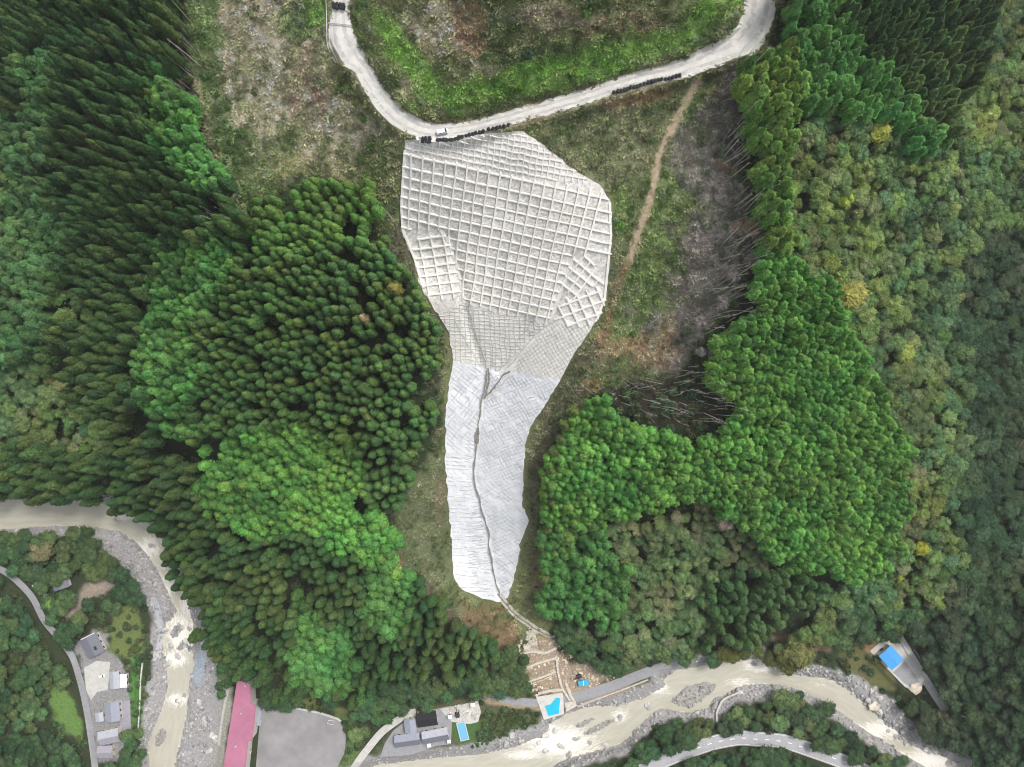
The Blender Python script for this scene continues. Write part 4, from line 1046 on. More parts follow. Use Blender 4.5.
zone('z3', 'broad', [(50,606),(70,610),(75,625),(66,640),(55,628)], 9, (8,11), 1.0, BRG[:2], 'dark round tree at the bend of the village road', 'trees at the village road bend')
zone('z4', 'broad', [(222,650),(232,650),(234,672),(226,700),(218,700)], 8, (7,9), 1.0, BRG, 'dark broadleaf tree between the gravel bank and the pink roof', 'trees left of the pink roof')
zone('z5', 'broad', [(552,624),(575,622),(600,640),(690,653),(680,660),(640,664),(600,676),(585,668),(560,642)], 9, (8,11), 1.0, BRG, 'dark broadleaf tree on the slope edge above the riverside road', 'trees above the riverside road')
zone('z6', 'broad', [(492,660),(512,655),(526,672),(524,690),(500,690)], 9, (7,10), 1.0, BRG, 'dark broadleaf tree beside the terraced works area', 'trees beside the terraces')
zone('z7', 'broad', [(690,655),(760,645),(790,642),(812,655),(805,672),(780,664),(745,656),(700,670),(692,672)], 9.5, (8,11), 1.0, BRG + [(.10,.115,.03)], 'broadleaf tree overhanging the river above the gravel island', 'trees overhanging the river')
zone('z8', 'broad', [(82,642),(74,648),(70,640),(78,634)], 7, (5,7), 1.0, BRG, 'small dark tree beside the slate roofed village house', 'tree beside the slate house')

def warp(x, y):
    return x + (fbm(x, y, 22, 3, 101) - .5) * 34, y + (fbm(x, y, 22, 3, 151) - .5) * 34
def inw(poly, x, y): return inside(poly, *warp(np.asarray(x, float), np.asarray(y, float)))
def poisson(poly, sp):
    p = np.array(poly, float); x0, y0 = p.min(0) - 10; x1, y1 = p.max(0) + 10
    x0 = max(x0, -75); y0 = max(y0, -75); x1 = min(x1, 1100); y1 = min(y1, 840)
    if x1 <= x0 or y1 <= y0: return []
    n_ = int((x1 - x0) * (y1 - y0) / (sp * sp) * 14) + 30
    xs = rng.uniform(x0, x1, n_); ys = rng.uniform(y0, y1, n_)
    ok = inw(poly, xs, ys); xs = xs[ok]; ys = ys[ok]
    cell = {}; out = []
    for x, y in zip(xs, ys):
        ci, cj = int(x // sp), int(y // sp); good = True
        for a_ in (-1, 0, 1):
            for b_ in (-1, 0, 1):
                for q in cell.get((ci + a_, cj + b_), ()):
                    if (q[0] - x) ** 2 + (q[1] - y) ** 2 < sp * sp * .82: good = False; break
                if not good: break
            if not good: break
        if good:
            cell.setdefault((ci, cj), []).append((x, y)); out.append((x, y))
    return out
FOLDS = [[(160,225),(148,260),(140,320),(128,365),(138,410),(165,445),(198,468)],[(248,205),(238,228),(250,250)],[(10,140),(26,95),(30,45)],[(230,530),(262,552),(300,545)],[(268,640),(280,690)],[(60,290),(80,330)],[(640,520),(690,508)]]
TREES = {'cedar': [], 'cypress': [], 'broad': []}
for zi, z in enumerate(Z):
    PP = poisson(z['poly'], z['sp'])
    if not PP: continue
    pa = np.array(PP); wx_, wy_ = warp(pa[:, 0], pa[:, 1]); bad = np.zeros(len(pa), bool)
    for q in Z[:zi]: bad |= inside(q['poly'], wx_, wy_)
    for (x, y) in pa[~bad].tolist():
        h = random.uniform(*z['h']) * random.choice((.84, .95, 1, 1.08))
        bx, by = x, y
        for _ in range(5):
            D = ZC - H(bx, by); k_ = (D - .72 * h) / D
            bx = 512 + (x - 512) * k_; by = 383.5 + (y - 383.5) * k_
        if not free(bx, by): continue
        if min(float(dist_line(f_, np.array(x), np.array(y))) for f_ in FOLDS) < 4.5 and random.random() < .8: continue
        if z['kind'] == 'cedar' and float(fbm(np.array(x), np.array(y), 15, 2, 305)) < .31: continue
        D = ZC - H(bx, by)
        rad = z['sp'] * .62 * (D - .72 * h) / F * z['wf'] * random.uniform(*{'cedar': (.82, 1.22), 'cypress': (.85, 1.5), 'broad': (.85, 1.65)}[z['kind']])
        base = {'cedar': .118, 'cypress': .155, 'broad': .36}[z['kind']]
        ti_ = int(np.clip((float(fbm(np.array(x), np.array(y), 55, 3, 205)) - .5) * 1.9 + .5 + random.gauss(0, .28), 0, .999) * len(z['tints']))
        tn = np.array(z['tints'][ti_]) * random.uniform(.82, 1.2) * np.array([random.uniform(.93, 1.1), 1, random.uniform(.92, 1.08)])
        # patches of lighter and darker growth within a stand
        tn = tn * (.45 + .62 * float(fbm(np.array(x), np.array(y), 45, 3, 55)) + .5 * float(fbm(np.array(x), np.array(y), 14, 2, 95)))
        tn = tn * np.array([.74 + .42 * float(fbm(np.array(x), np.array(y), 30, 2, 135)), 1, 1])
        vis = 0 <= x <= 1024 and 0 <= y <= 767
        TREES[z['kind']].append(dict(z=z, x=x, y=y, p=G(bx, by, -.2), h=h, s=rad / base, tint=tuple(tn), size=(rad / (D - h)) * (1 if vis else 0), i=len(TREES[z['kind']])))
SHADE = {'cedar': [((.9, 'dark green'), (1.3, 'mid green'), (9, 'light olive'))], 'cypress': 0}
def colour_word(t_):
    r_, g_, b_ = t_; v_ = max(t_)
    if r_ > g_ * 1.0: return 'tan' if v_ > .13 else 'brown'
    if r_ > g_ * .84: return 'pale olive' if v_ > .17 else ('olive' if v_ > .10 else 'dark olive')
    if b_ > g_ * .58: return 'pale grey-green' if v_ > .15 else ('grey-green' if v_ > .10 else 'dark grey-green')
    if r_ > g_ * .62: return 'light green' if v_ > .17 else ('mossy green' if v_ > .11 else 'deep green')
    return 'bright green' if v_ > .2 else ('fresh green' if v_ > .13 else 'dark green')
BANDS = {'l': [(90, 'in the top left corner'), (190, 'left of the tan meadow'), (280, 'left of the spur top'), (380, 'left of the emerald flank strip'), (999, 'just above the left river')],
         't': [(140, 'on the right slope near the top right cedars'), (240, 'on the right slope level with the lattice'), (340, 'on the right slope level with the large yellow tree'), (450, 'on the right slope right of the cypress point'), (560, 'on the right slope level with the white sheet'), (999, 'on the right slope foot above the blue roof')],
         'u': [(330, 'in the right valley near its upper end'), (430, 'in the right valley level with the bare hollow'), (530, 'in the right valley level with the white sheet'), (640, 'in the right valley above the blue roof'), (999, 'in the bottom right corner below the hill road')],
         'h': [(290, 'on the spur level with the lattice'), (360, 'on the middle of the left spur'), (430, 'on the spur level with the sheet top'), (999, 'on the low tongue of the spur beside the sheet')],
         'b': [(170, 'on the left edge at the height of the lattice'), (260, 'on the left edge below the lattice level'), (999, 'on the left edge above the grey band')],
         'p': [(330, 'at the pointed top of the right cypress stand'), (430, 'on the upper part of the right cypress stand'), (500, 'on the middle of the right cypress stand'), (999, 'on the lowest part of the right cypress stand')],
         'i': [(580, 'on the lower left slope below the bright patch'), (640, 'on the lower left slope above the river bend'), (999, 'on the slope foot above the playground')],
         'n': [(60, 'right of the road top at the upper edge'), (999, 'at the lower tip of the upper right cypresses')], 'o': [(40, 'at the top edge in the right corner stand'), (999, 'in the lower part of the right corner stand')],
         'z': [(680, 'on the hill left of the upper village'), (999, 'in the bottom left corner')]}
KIND_WORD = {'cedar': 'cedar', 'cypress': 'cypress', 'broad': 'broadleaf tree'}
def tree_label(d):
    z_ = d['z']; cw = colour_word(d['tint'])
    if z_['key'] in BANDS: place = next(p_ for y_, p_ in BANDS[z_['key']] if d['y'] < y_)
    else:
        place = z_['label']
        for w_ in ('cypress ', 'cedar ', 'tree '):
            if w_ in place: place = place.split(w_, 1)[1]; break
    lab = '%s %s %s' % (cw, KIND_WORD[z_['kind']], place)
    return lab, lab
TREE_NAME = {'cedar': 'cedar_tree', 'cypress': 'cypress_tree', 'broad': 'broadleaf_tree'}
def place_tree(kind, d, label=None, group=None, name=None):
    cm, tm = KINDS[kind][d.get('form', random.randrange(len(KINDS[kind])))]
    e = empty(name or TREE_NAME[kind], d['p'], random.uniform(0, 6.28), label=label or d['z']['label'], cat='tree', group=group or (d['z']['group'] if 'z' in d else None))
    e.scale = (d['s'], d['s'], d['h'])
    if 'lean' in d: e.rotation_euler = (d['lean'][0], d['lean'][1], e.rotation_euler[2])
    t_ = link(bpy.data.objects.new('trunk', tm), e)
    c_ = link(bpy.data.objects.new('crown', cm), e); c_['tint'] = d['tint']
    return e
for kind, L in TREES.items():
    order = sorted(range(len(L)), key=lambda i: -L[i]['size'])
    for i in order[:300]:
        la, gr = tree_label(L[i]); place_tree(kind, L[i], la, gr)
    rest = [L[i] for i in order[300:]]
    if rest:
        scatter({'cedar': 'cedar_forest', 'cypress': 'cypress_forest', 'broad': 'broadleaf_forest'}[kind], rest_collection(kind), [d['p'] for d in rest],
                [(0, 0, random.uniform(0, 6.28)) for _ in rest], [(d['s'], d['s'], d['h']) for d in rest], [d['tint'] for d in rest], [random.randrange(len(KINDS[kind])) for _ in rest],
                label={'cedar': 'remaining dark cedar forest covering the left and top slopes', 'cypress': 'remaining bright cypress forest covering the slopes', 'broad': 'remaining mixed broadleaf woodland on the valley sides'}[kind], cat='forest')
    print(kind, len(L))

# single trees that stand out
def lone(x, y, kind, h, rad, tint, label, name=None, form=0, group=None):
    bx, by = x, y
    for _ in range(5):
        D = ZC - H(bx, by); k_ = (D - .72 * h) / D
        bx = 512 + (x - 512) * k_; by = 383.5 + (y - 383.5) * k_
    base = {'cedar': .118, 'cypress': .155, 'broad': .36}[kind]
    return place_tree(kind, dict(p=G(bx, by, -.2), h=h, s=rad / base, tint=tint, form=form), label=label, group=group, name=name)
lone(851, 293, 'broad', 17, 7.5, (.34,.33,.09), 'large round yellow-green tree at the edge of the bright cypress stand', form=2)
lone(880, 130, 'broad', 15, 5.0, (.36,.40,.08), 'yellow broadleaf tree just below the upper right cypress stand', form=3)
lone(845, 198, 'broad', 13, 4.0, (.32,.40,.07), 'small lime-yellow tree among the brown trees of the upper right slope', form=4)
lone(922, 548, 'broad', 13, 4.5, (.40,.42,.05), 'vivid yellow tree at the right border of the cypress stand', form=5)
lone(899, 573, 'broad', 12, 4.5, (.36,.42,.05), 'yellow tree low on the right slope above the blue roof', form=6)
lone(936, 597, 'broad', 12, 4.5, (.34,.40,.06), 'lime-yellow tree beside the dark right valley', form=1)
lone(905, 352, 'broad', 14, 5.0, (.34,.42,.10), 'pale lime tree in the middle of the right slope', form=0)
lone(800, 655, 'broad', 14, 9.0, (.19,.20,.07), 'big olive tree leaning over the river above the white rapids', form=7)
lone(612, 572, 'broad', 12, 4.0, (.19,.17,.14), 'greyish shrubby tree beside the emerald cypress clump', form=2)
lone(725, 521, 'broad', 12, 5.5, (.24,.20,.16), 'pale brown bare-looking tree above the feathery cedars', form=3)
lone(40, 552, 'broad', 12, 7.0, (.20,.19,.10), 'brownish round tree by the left river bend', form=4)
lone(49, 604, 'broad', 9, 3.5, (.24,.36,.07), 'lime-green tree where the village road forks', form=5)
lone(366, 192, 'cedar', 16, 2.8, (.17,.28,.07), 'lone light green cedar at the tip of the left spur', form=1)
lone(363, 318, 'cedar', 20, 2.2, (.42,.33,.19), 'dead tan-topped cedar among the rounded olive cedars', form=2)
lone(393, 288, 'cedar', 22, 3.3, (.25,.23,.06), 'large golden-topped cedar at the right rim of the spur', form=3)
lone(714, 365, 'broad', 13, 4.0, (.36,.20,.18), 'reddish dying tree at the rim of the bare trunk hollow', form=4)
for i, (x, y) in enumerate([(752,258),(722,302),(741,332),(702,352),(700,322),(716,352),(734,276)]):
    lone(x, y, 'broad', 15, 2.6 + (i % 3) * .5, (.27,.245,.235), 'leafless grey-pink tree along the right rim of the clearing', name='bare_tree', form=i % 8, group='leafless trees on the clearing rim')
for i, (x, y) in enumerate([(562,440),(556,452),(552,470),(543,548),(549,530),(552,500),(545,562),(554,555),(545,578),(560,470),(566,425),(575,412)]):
    lone(x, y, 'cedar', 17, 2.7 + (i % 3) * .4, (.155,.205,.06), 'golden-green cedar in the loose row right of the white sheet', form=i % 6, group='golden cedars right of the sheet')

# standing bare trunks and lying logs
def pole_mesh(seed, kind):
    rnd = random.Random(seed); bm = bmesh.new()
    if kind == 'snag':
        b1 = (rnd.uniform(-.01, .01), rnd.uniform(-.01, .01), .5)
        tube(bm, (0, 0, -.05), b1, .0105, .008, 6); tube(bm, b1, (rnd.uniform(-.02, .02), rnd.uniform(-.02, .02), 1), .008, .003, 5)
        for i in range(9):
            z = rnd.uniform(.45, .97); a_ = rnd.uniform(0, 6.28); l = rnd.uniform(.03, .09)
            tube(bm, (b1[0], b1[1], z), (math.cos(a_) * l, math.sin(a_) * l, z + rnd.uniform(-.01, .04)), .003, .001, 4)
    else:
        b1 = (0, rnd.uniform(-.02, .02), rnd.uniform(-.01, .01))
        tube(bm, (-.5, 0, 0), b1, .017, .014, 6); tube(bm, b1, (.5, rnd.uniform(-.02, .02), 0), .014, .008, 6)
        for i in range(3):
            x = rnd.uniform(0, .45); tube(bm, (x, 0, 0), (x + .05, rnd.uniform(-.09, .09), .01), .005, .002, 4)
    me = bpy.data.meshes.new(kind); bm.to_mesh(me); bm.free(); me.materials.append(M['pale_bark'] if kind == 'snag' else M['log'])
    return me
SNAG = [pole_mesh(i, 'snag') for i in range(5)]; LOG = [pole_mesh(i, 'log') for i in range(5)]
def snag(x, y, h, label, group):
    o = link(bpy.data.objects.new('dead_tree', random.choice(SNAG)))
    o.location = G(x, y, -.1); o.scale = (h * .56, h * .56, h); o.rotation_euler = (random.uniform(-.1, .1), random.uniform(-.1, .1), random.uniform(0, 6.28))
    tag(o, label, 'dead tree', group)
HOLLOW = [(618,385),(650,372),(690,368),(718,382),(722,408),(700,428),(668,425),(640,410)]
for (x, y) in poisson(HOLLOW, 6.6): snag(x, y, random.uniform(15, 33), 'bare grey trunk in the %s of the dark hollow' % ('left part' if x < 655 else 'middle' if x < 688 else 'right part'), 'bare trunks in the hollow ' + ('left' if x < 655 else 'middle' if x < 688 else 'right'))
RIM = [(722,85),(728,70),(745,75),(752,110),(756,170),(760,220),(752,262),(732,310),(716,352),(698,345),(690,325),(706,290),(724,262),(730,220),(722,170),(724,130)]
RIM_OLD = [(735,95),(742,120),(738,160),(742,200),(748,235),(738,262),(722,285),(705,310),(698,340),(715,350),(730,310),(752,262),(760,220),(752,160),(750,110)]
for (x, y) in poisson(RIM, 5.6):
    if random.random() < .3: continue
    pl_ = next(p_ for y_, p_ in ((110, 'near the road above the clearing rim'), (150, 'beside the upper end of the trail clearing'), (190, 'on the clearing rim level with the lattice top'), (230, 'on the clearing rim level with the lattice middle'), (270, 'on the clearing rim level with the small rotated lattices'), (310, 'on the clearing rim level with the cream slope'), (999, 'on the rim just above the dark hollow')) if y < y_)
    snag(x, y, random.uniform(16, 29), 'bare grey trunk ' + pl_, 'bare trunks ' + pl_)
for (x, y) in poisson([(186,30),(196,28),(200,90),(206,140),(228,195),(240,225),(232,228),(205,165),(190,100)], 7): snag(x, y, random.uniform(18, 24), 'bare trunk at the dark forest edge beside the tan meadow', 'bare trunks beside the tan meadow')
for (x, y) in poisson([(398,252),(410,268),(424,300),(436,330),(440,390),(434,392),(428,330),(414,300),(402,275)], 9): snag(x, y, random.uniform(14, 20), 'pale trunk at the cedar edge left of the lattice slope', 'pale trunks left of the lattice')
def logob(x, y, l, ang, label, group):
    o = link(bpy.data.objects.new('fallen_log', random.choice(LOG)))
    nm = normal(x, y); d = Vector((math.cos(ang), math.sin(ang), 0)); d = (d - nm * d.dot(nm)).normalized()
    o.matrix_world = Matrix.Translation(G(x, y) + nm * .3) @ Matrix((d, nm.cross(d), nm)).transposed().to_4x4() @ Matrix.Diagonal((l, l * .55, l * .55, 1))
    tag(o, label, 'log', group)
for poly, n_, lab, gp in [([(690,130),(745,100),(745,240),(720,300),(690,340),(640,390),(610,380),(690,280)], 9, 'dry grey log lying on the brushy ground right of the trail', 'logs right of the trail'),
                      ([(560,400),(610,385),(580,420),(552,500),(545,560),(535,520),(545,450)], 9, 'dry log lying in the rough strip right of the white sheet', 'logs right of the sheet'),
                      ([(372,200),(385,215),(400,240),(425,300),(440,350),(438,420),(430,420),(425,330),(390,255)], 11, 'dry log lying in the strip left of the lattice slope', 'logs left of the lattice'),
                      ([(400,560),(430,590),(480,640),(500,650),(480,655),(440,615)], 10, 'dry log lying on the bare band below the lower left scrub', 'logs below the scrub')]:
    for (x, y) in poisson(poly, n_):
        if free(x, y): logob(x, y, random.uniform(4, 11), random.uniform(-.9, .9) + (0 if random.random() < .6 else 1.4), lab, gp)
logob(381, 205, 17, R(-58), 'longest pale fallen trunk above the left spur tip', None)
logob(390, 214, 12, R(-60), 'bluish fallen trunk beside the longest one above the spur', None)

# ------------------------------------------------------------------ grass, scrub, twigs, stones (uncountable)
def tuft_mesh(seed, nbl, hgt, wid, spread):
    rnd = random.Random(seed); V, Fc = [], []
    for i in range(nbl):
        a_ = rnd.uniform(0, 6.28); r_ = spread * math.sqrt(rnd.random()); x, y = math.cos(a_) * r_, math.sin(a_) * r_
        b_ = rnd.uniform(0, 6.28); w_ = wid * rnd.uniform(.6, 1.3); h_ = hgt * rnd.uniform(.5, 1.2) * (1.1 - .5 * r_ / spread); ln = rnd.uniform(.3, .9)
        k0 = len(V)
        V += [(x - math.cos(b_) * w_, y - math.sin(b_) * w_, 0), (x + math.cos(b_) * w_, y + math.sin(b_) * w_, 0), (x + math.cos(a_) * ln * .6 + math.cos(b_) * w_, y + math.sin(a_) * ln * .6, h_), (x + math.cos(a_) * ln - math.cos(b_) * w_ * .5, y + math.sin(a_) * ln, h_ * .75)]
        Fc += [(k0, k0 + 1, k0 + 2), (k0, k0 + 2, k0 + 3)]
    me = bpy.data.meshes.new('tuft'); me.from_pydata(V, [], Fc); me.materials.append(M['grass']); return me
def bush_mesh(seed):
    rnd = random.Random(seed); V, Fc = [], []; P, N = [], []
    for i in range(170):
        d = Vector((rnd.gauss(0, 1), rnd.gauss(0, 1), abs(rnd.gauss(0, 1)))).normalized(); k_ = rnd.uniform(.7, 1.05) * (1 + .4 * mnoise.noise(d * 1.8 + Vector((seed, 0, 0))))
        P.append((d.x * k_, d.y * k_, d.z * .75 * k_)); N.append(tuple(d))
    leaf_cards(P, N, .17, rnd, V, Fc)
    me = bpy.data.meshes.new('bush'); me.from_pydata([tuple(v) for v in V], [], Fc); me.materials.append(M['leaf']); return me
def stone_mesh(seed):
    bm = bmesh.new(); ico(bm, 1, 2, (0, 0, .25), .65, .55, seed * 7.7)
    me = bpy.data.meshes.new('stone'); bm.to_mesh(me); bm.free(); me.materials.append(M['stone']); return me
def coll(name, meshes):
    c = bpy.data.collections.new(name)
    for i, m in enumerate(meshes): c.objects.link(bpy.data.objects.new('%s_form_%02d' % (name, i), m))
    return c
BUSH = [bush_mesh(i) for i in range(4)]; STONE = [stone_mesh(i) for i in range(5)]
CT = coll('tuft', [tuft_mesh(i, 18, .5, .13, .6) for i in range(4)]); CB = coll('bush', BUSH); CS = coll('stone', STONE)
TW = coll('twig', LOG)
def rand_in(poly, n_, test=True):
    p = np.array(poly, float); x0, y0 = p.min(0); x1, y1 = p.max(0)
    xs = rng.uniform(x0, x1, n_); ys = rng.uniform(y0, y1, n_); ok = inside(poly, xs, ys)
    if test: ok &= free(xs, ys)
    return xs[ok], ys[ok]
def many(name, c, npick, xs, ys, smin, smax, tintf, label, cat, flat=1.0, off=-.02, tilt=0.0, power=1.0):
    hz = H(xs, ys); k_ = (ZC - hz) / F
    pts = np.stack([(xs - 512) * k_, (383.5 - ys) * k_, hz + off], 1)
    n_ = len(xs); sz = smin + (smax - smin) * rng.random(n_) ** power
    rot = np.stack([rng.uniform(-tilt, tilt, n_), rng.uniform(-tilt, tilt, n_), rng.uniform(0, 6.28, n_)], 1)
    return scatter(name, c, pts, rot, np.stack([sz, sz, sz * flat], 1), tintf, rng.integers(0, npick, n_), label=label, cat=cat)
xs, ys = rand_in(MEADOW, 80000)
tn = ground_col(xs, ys)
cl1 = np.clip((fbm(xs, ys, 7, 3, 401) - .5) * 2.6 + .5, 0, 1)[:, None]; cl2 = np.clip((fbm(xs, ys, 16, 3, 431) - .5) * 2.8 + .5, 0, 1)[:, None]
tn = tn * (.9 + 1.75 * cl1) * (.8 + .6 * rng.random((len(xs), 1)))
tn = tn * (1 - .35 * (cl2 > .66)) + np.array([.0, .035, .0]) * (cl2 > .66)
pale = ((cl1[:, 0] > .74) & (cl2[:, 0] < .5))[:, None]
tn = np.where(pale, tn * .55 + np.array([.20, .19, .145]), tn)
keep = (ground_col(xs, ys)[:, 0] < .6) & (dist_line(TRAIL, xs, ys) > 3.6) & (rng.random(len(xs)) < .35 + 1.1 * fbm(xs, ys, 14, 3, 77))
many('meadow_grass', CT, 4, xs[keep], ys[keep], .5, 1.7, np.clip(tn[keep], 0, .6), 'rough grass and weeds covering the open hillside', 'grass')
xs, ys = rand_in(MEADOW, 5200); cl_ = fbm(xs, ys, 20, 3, 12); keep = (cl_ > .5) & (dist_line(TRAIL, xs, ys) > 5); xs = xs[keep]; ys = ys[keep]
tn = ground_col(xs, ys) * .6 + np.array([[.03, .08, .02]]) * (.5 + rng.random((len(xs), 1))); tn = np.where(rng.random((len(xs), 1)) < .25, tn * .6 + np.array([.17, .19, .13]), tn)
many('hillside_scrub', CB, 4, xs, ys, .6, 1.9, tn, 'low scrub bushes scattered over the open hillside', 'scrub', power=1.6)
bx_, by_ = [], []
for poly, n_ in [([(690,110),(748,90),(755,250),(725,300),(700,350),(640,395),(600,385),(690,290),(700,200)], 2600), ([(560,400),(600,390),(552,470),(545,580),(533,560),(538,460)], 900), ([(375,200),(400,235),(430,300),(445,350),(440,450),(430,440),(422,320),(385,250)], 700), ([(390,540),(430,590),(490,635),(500,655),(470,650),(420,605)], 900), ([(192,80),(200,80),(240,220),(230,222)], 250)]:
    a_, b_ = rand_in(poly, n_); bx_.append(a_); by_.append(b_)
xs = np.concatenate(bx_); ys = np.concatenate(by_)
many('brushwood', TW, 5, xs, ys, .8, 3.4, np.tile((.3, .27, .24), (len(xs), 1)), 'dead twigs and brushwood strewn over the cleared ground', 'brushwood', flat=.8, off=.15, tilt=.5)
# understorey and valley scrub
xs = rng.uniform(-60, 1085, 15000); ys = rng.uniform(-60, 830, 15000)
m_ = free(xs, ys) & ~inside(MEADOW, xs, ys) & (bil(gx, gy, RIV_D, xs, ys) > 9)
m_ &= (ground_col(xs, ys)[:, 0] < .2)
xs = xs[m_]; ys = ys[m_]
tn = np.array([(.085,.15,.065)]) * (.6 + .8 * rng.random((len(xs), 1))) * np.stack([rng.uniform(.85, 1.5, len(xs)), np.ones(len(xs)), rng.uniform(.8, 1.2, len(xs))], 1)
many('undergrowth', CB, 4, xs, ys, 1.0, 3.0, tn, 'low green undergrowth beneath and between the trees', 'undergrowth', power=1.3)
for poly, n_ in [([(480,715),(530,708),(538,722),(500,740),(470,748),(476,728)], 260)]:
    xs, ys = rand_in(poly, n_ * 2)
    many('riverside_weeds', CB, 4, xs, ys, .5, 1.3, np.array([(.09,.14,.05)]) * (.6 + .9 * rng.random((len(xs), 1))), 'weedy scrub between the pale yard and the works pad', 'scrub')
# river stones
xs = np.concatenate([rng.uniform(-20, 235, 26000), rng.uniform(370, 1030, 30000)]); ys = np.concatenate([rng.uniform(495, 790, 26000), rng.uniform(650, 790, 30000)])
e_ = ground_col(xs, ys); rd = bil(gx, gy, RIV_D, xs, ys); hz = H(xs, ys)
m_ = (np.abs(e_[:, 0] - e_[:, 2]) < .06) & (e_[:, 0] > .27) & (hz > -.15) & (rd < 26)
for poly, hz_ in PADS.values(): m_ &= ~inside(poly, xs, ys)
for ln_, hw_ in [(ROAD_BL, 5), (ROAD_S, 9), (ROAD_E2, 6), (ROAD_E1, 6)]: m_ &= dist_line(ln_, xs, ys) > hw_
m_ &= rng.random(len(xs)) < fbm(xs, ys, 18, 3, 63) * 1.3 - .1
xs = xs[m_]; ys = ys[m_]
many('river_cobbles', CS, 5, xs, ys, .25, 1.1, np.array([(.36, .355, .35)]) * (.6 + .8 * rng.random((len(xs), 1))), 'grey cobbles covering the gravel banks of the river', 'cobbles', power=2.2, tilt=.6)
# boulders, each its own
BO = [(165,632),(172,645),(178,655),(183,626),(160,655),(190,628),(186,641),(170,662),(152,545),(160,566),(118,521),(178,700),(181,697),(200,702),(205,722),(212,735),(208,752),(215,742),(560,745),(575,738),(548,750),(590,742),(570,752),(545,735),(535,745),(605,745),(555,728),(620,718),(648,706),(755,664),(770,668),(766,662),(868,700),(874,706),(880,712),(866,708),(888,730),(895,738),(905,742),(915,735),(925,748),(935,752),(905,728),(880,698),(872,690),(950,760),(960,764),(940,742),(890,716),(700,716),(715,706),(740,692),(660,714),(520,741),(505,745),(512,735)]
for i, (x, y) in enumerate(BO):
    for j in range(2):
        xx, yy = x + random.uniform(-4, 4) * j, y + random.uniform(-3, 3) * j
        o = link(bpy.data.objects.new('boulder', STONE[(i + j) % 5])); s_ = random.uniform(.8, 1.9)
        o.location = G(xx, yy); o.location.z = max(o.location.z, -.3); o.rotation_euler = (random.uniform(-.4, .4), random.uniform(-.4, .4), random.uniform(0, 6)); o.scale = (s_ * 1.2, s_, s_ * .9)
        v_ = random.uniform(.36, .6); o['tint'] = (v_, v_ * .97, v_ * .91)
        if x < 240: tag(o, 'pale grey boulder in the left river bend', 'boulder', 'boulders in the left river bend')
        elif x < 660: tag(o, 'pale grey boulder in the white rapids below the works area', 'boulder', 'boulders in the lower rapids')
        else: tag(o, 'pale grey boulder along the right stretch of the river', 'boulder', 'boulders in the right river stretch')
for i, (x, y, s_, lab) in enumerate([(874,706,3.6,'cluster-topping cream boulder on the right gravel bank'),(915,688,4.0,'large cream rock heap at the foot of the building pad')]):
    o = link(bpy.data.objects.new('cream_boulder', STONE[i])); o.location = G(x, y, .1); o.scale = (s_, s_ * .8, s_ * .5); o['tint'] = (.66, .58, .48); tag(o, lab, 'boulder')

# shrubs that can be told apart in the meadow
for x, y, s_, tn_, lab in [(527,52,3.2,(.05,.10,.05),'dark green bush on the bank inside the road loop'),(586,12,2.6,(.13,.24,.06),'light green bush near the top edge above the green bank'),(255,92,2.0,(.11,.15,.05),'small green bush in the middle of the tan meadow'),
                           (363,118,2.2,(.12,.22,.05),'green bush just below the left arm of the road'),(372,145,2.6,(.11,.19,.05),'green bush left of the lattice top corner'),(362,160,2.4,(.10,.17,.05),'darker green bush above the left spur tip'),(183,28,2.2,(.10,.22,.06),'bright bush at the forest edge in the upper left'),
                           (636,48,1.3,(.24,.34,.08),'lime shrub on the green bank above the road'),(652,45,1.1,(.25,.36,.08),'second lime shrub further right on the green bank'),(625,20,1.6,(.12,.2,.05),'green shrub high on the bank right of centre'),(620,225,2.6,(.11,.24,.05),'bright green shrub at the right corner of the lattice'),(450,60,1.6,(.24,.27,.08),'olive shrub on the dry bank inside the road loop')]:
    o = link(bpy.data.objects.new('shrub', random.choice(BUSH))); o.location = G(x, y, -.1); o.scale = (s_, s_, s_); o['tint'] = tn_; tag(o, lab, 'shrub')

# ------------------------------------------------------------------ bulk bags, vehicle, rails along the upper road
def bag_mesh(seed):
    bm = bmesh.new(); q = bmesh.ops.create_cube(bm, size=1)
    bmesh.ops.subdivide_edges(bm, edges=bm.edges[:], cuts=2, use_grid_fill=True)
    for v in bm.verts:
        r_ = math.hypot(v.co.x, v.co.y); k_ = 1 if r_ < .01 else .56 / max(abs(v.co.x) + abs(v.co.y), .56) * 1.0
        v.co.x *= (.82 + .18 * k_) * (1.08 - abs(v.co.z) * .35); v.co.y *= (.82 + .18 * k_) * (1.08 - abs(v.co.z) * .35)
        if v.co.z > .4: v.co.z += .16 * (1 - r_ * 1.4)
        v.co += Vector((mnoise.noise(v.co * 3 + Vector((seed, 0, 0))), mnoise.noise(v.co * 3 + Vector((0, seed, 0))), 0)) * .07
        v.co.z += .5
    me = bpy.data.meshes.new('bag_body'); bm.to_mesh(me); bm.free(); me.materials.append(M['bag']); return me
BAGS = [bag_mesh(i) for i in range(4)]
bm = bmesh.new(); tube(bm, (0, 0, 1.1), (0, 0, 1.36), .16, .07, 7); tube(bm, (0, 0, 1.34), (.03, .02, 1.5), .06, .16, 7)
NECK = bpy.data.meshes.new('tied_neck'); bm.to_mesh(NECK); bm.free(); NECK.materials.append(M['bag'])
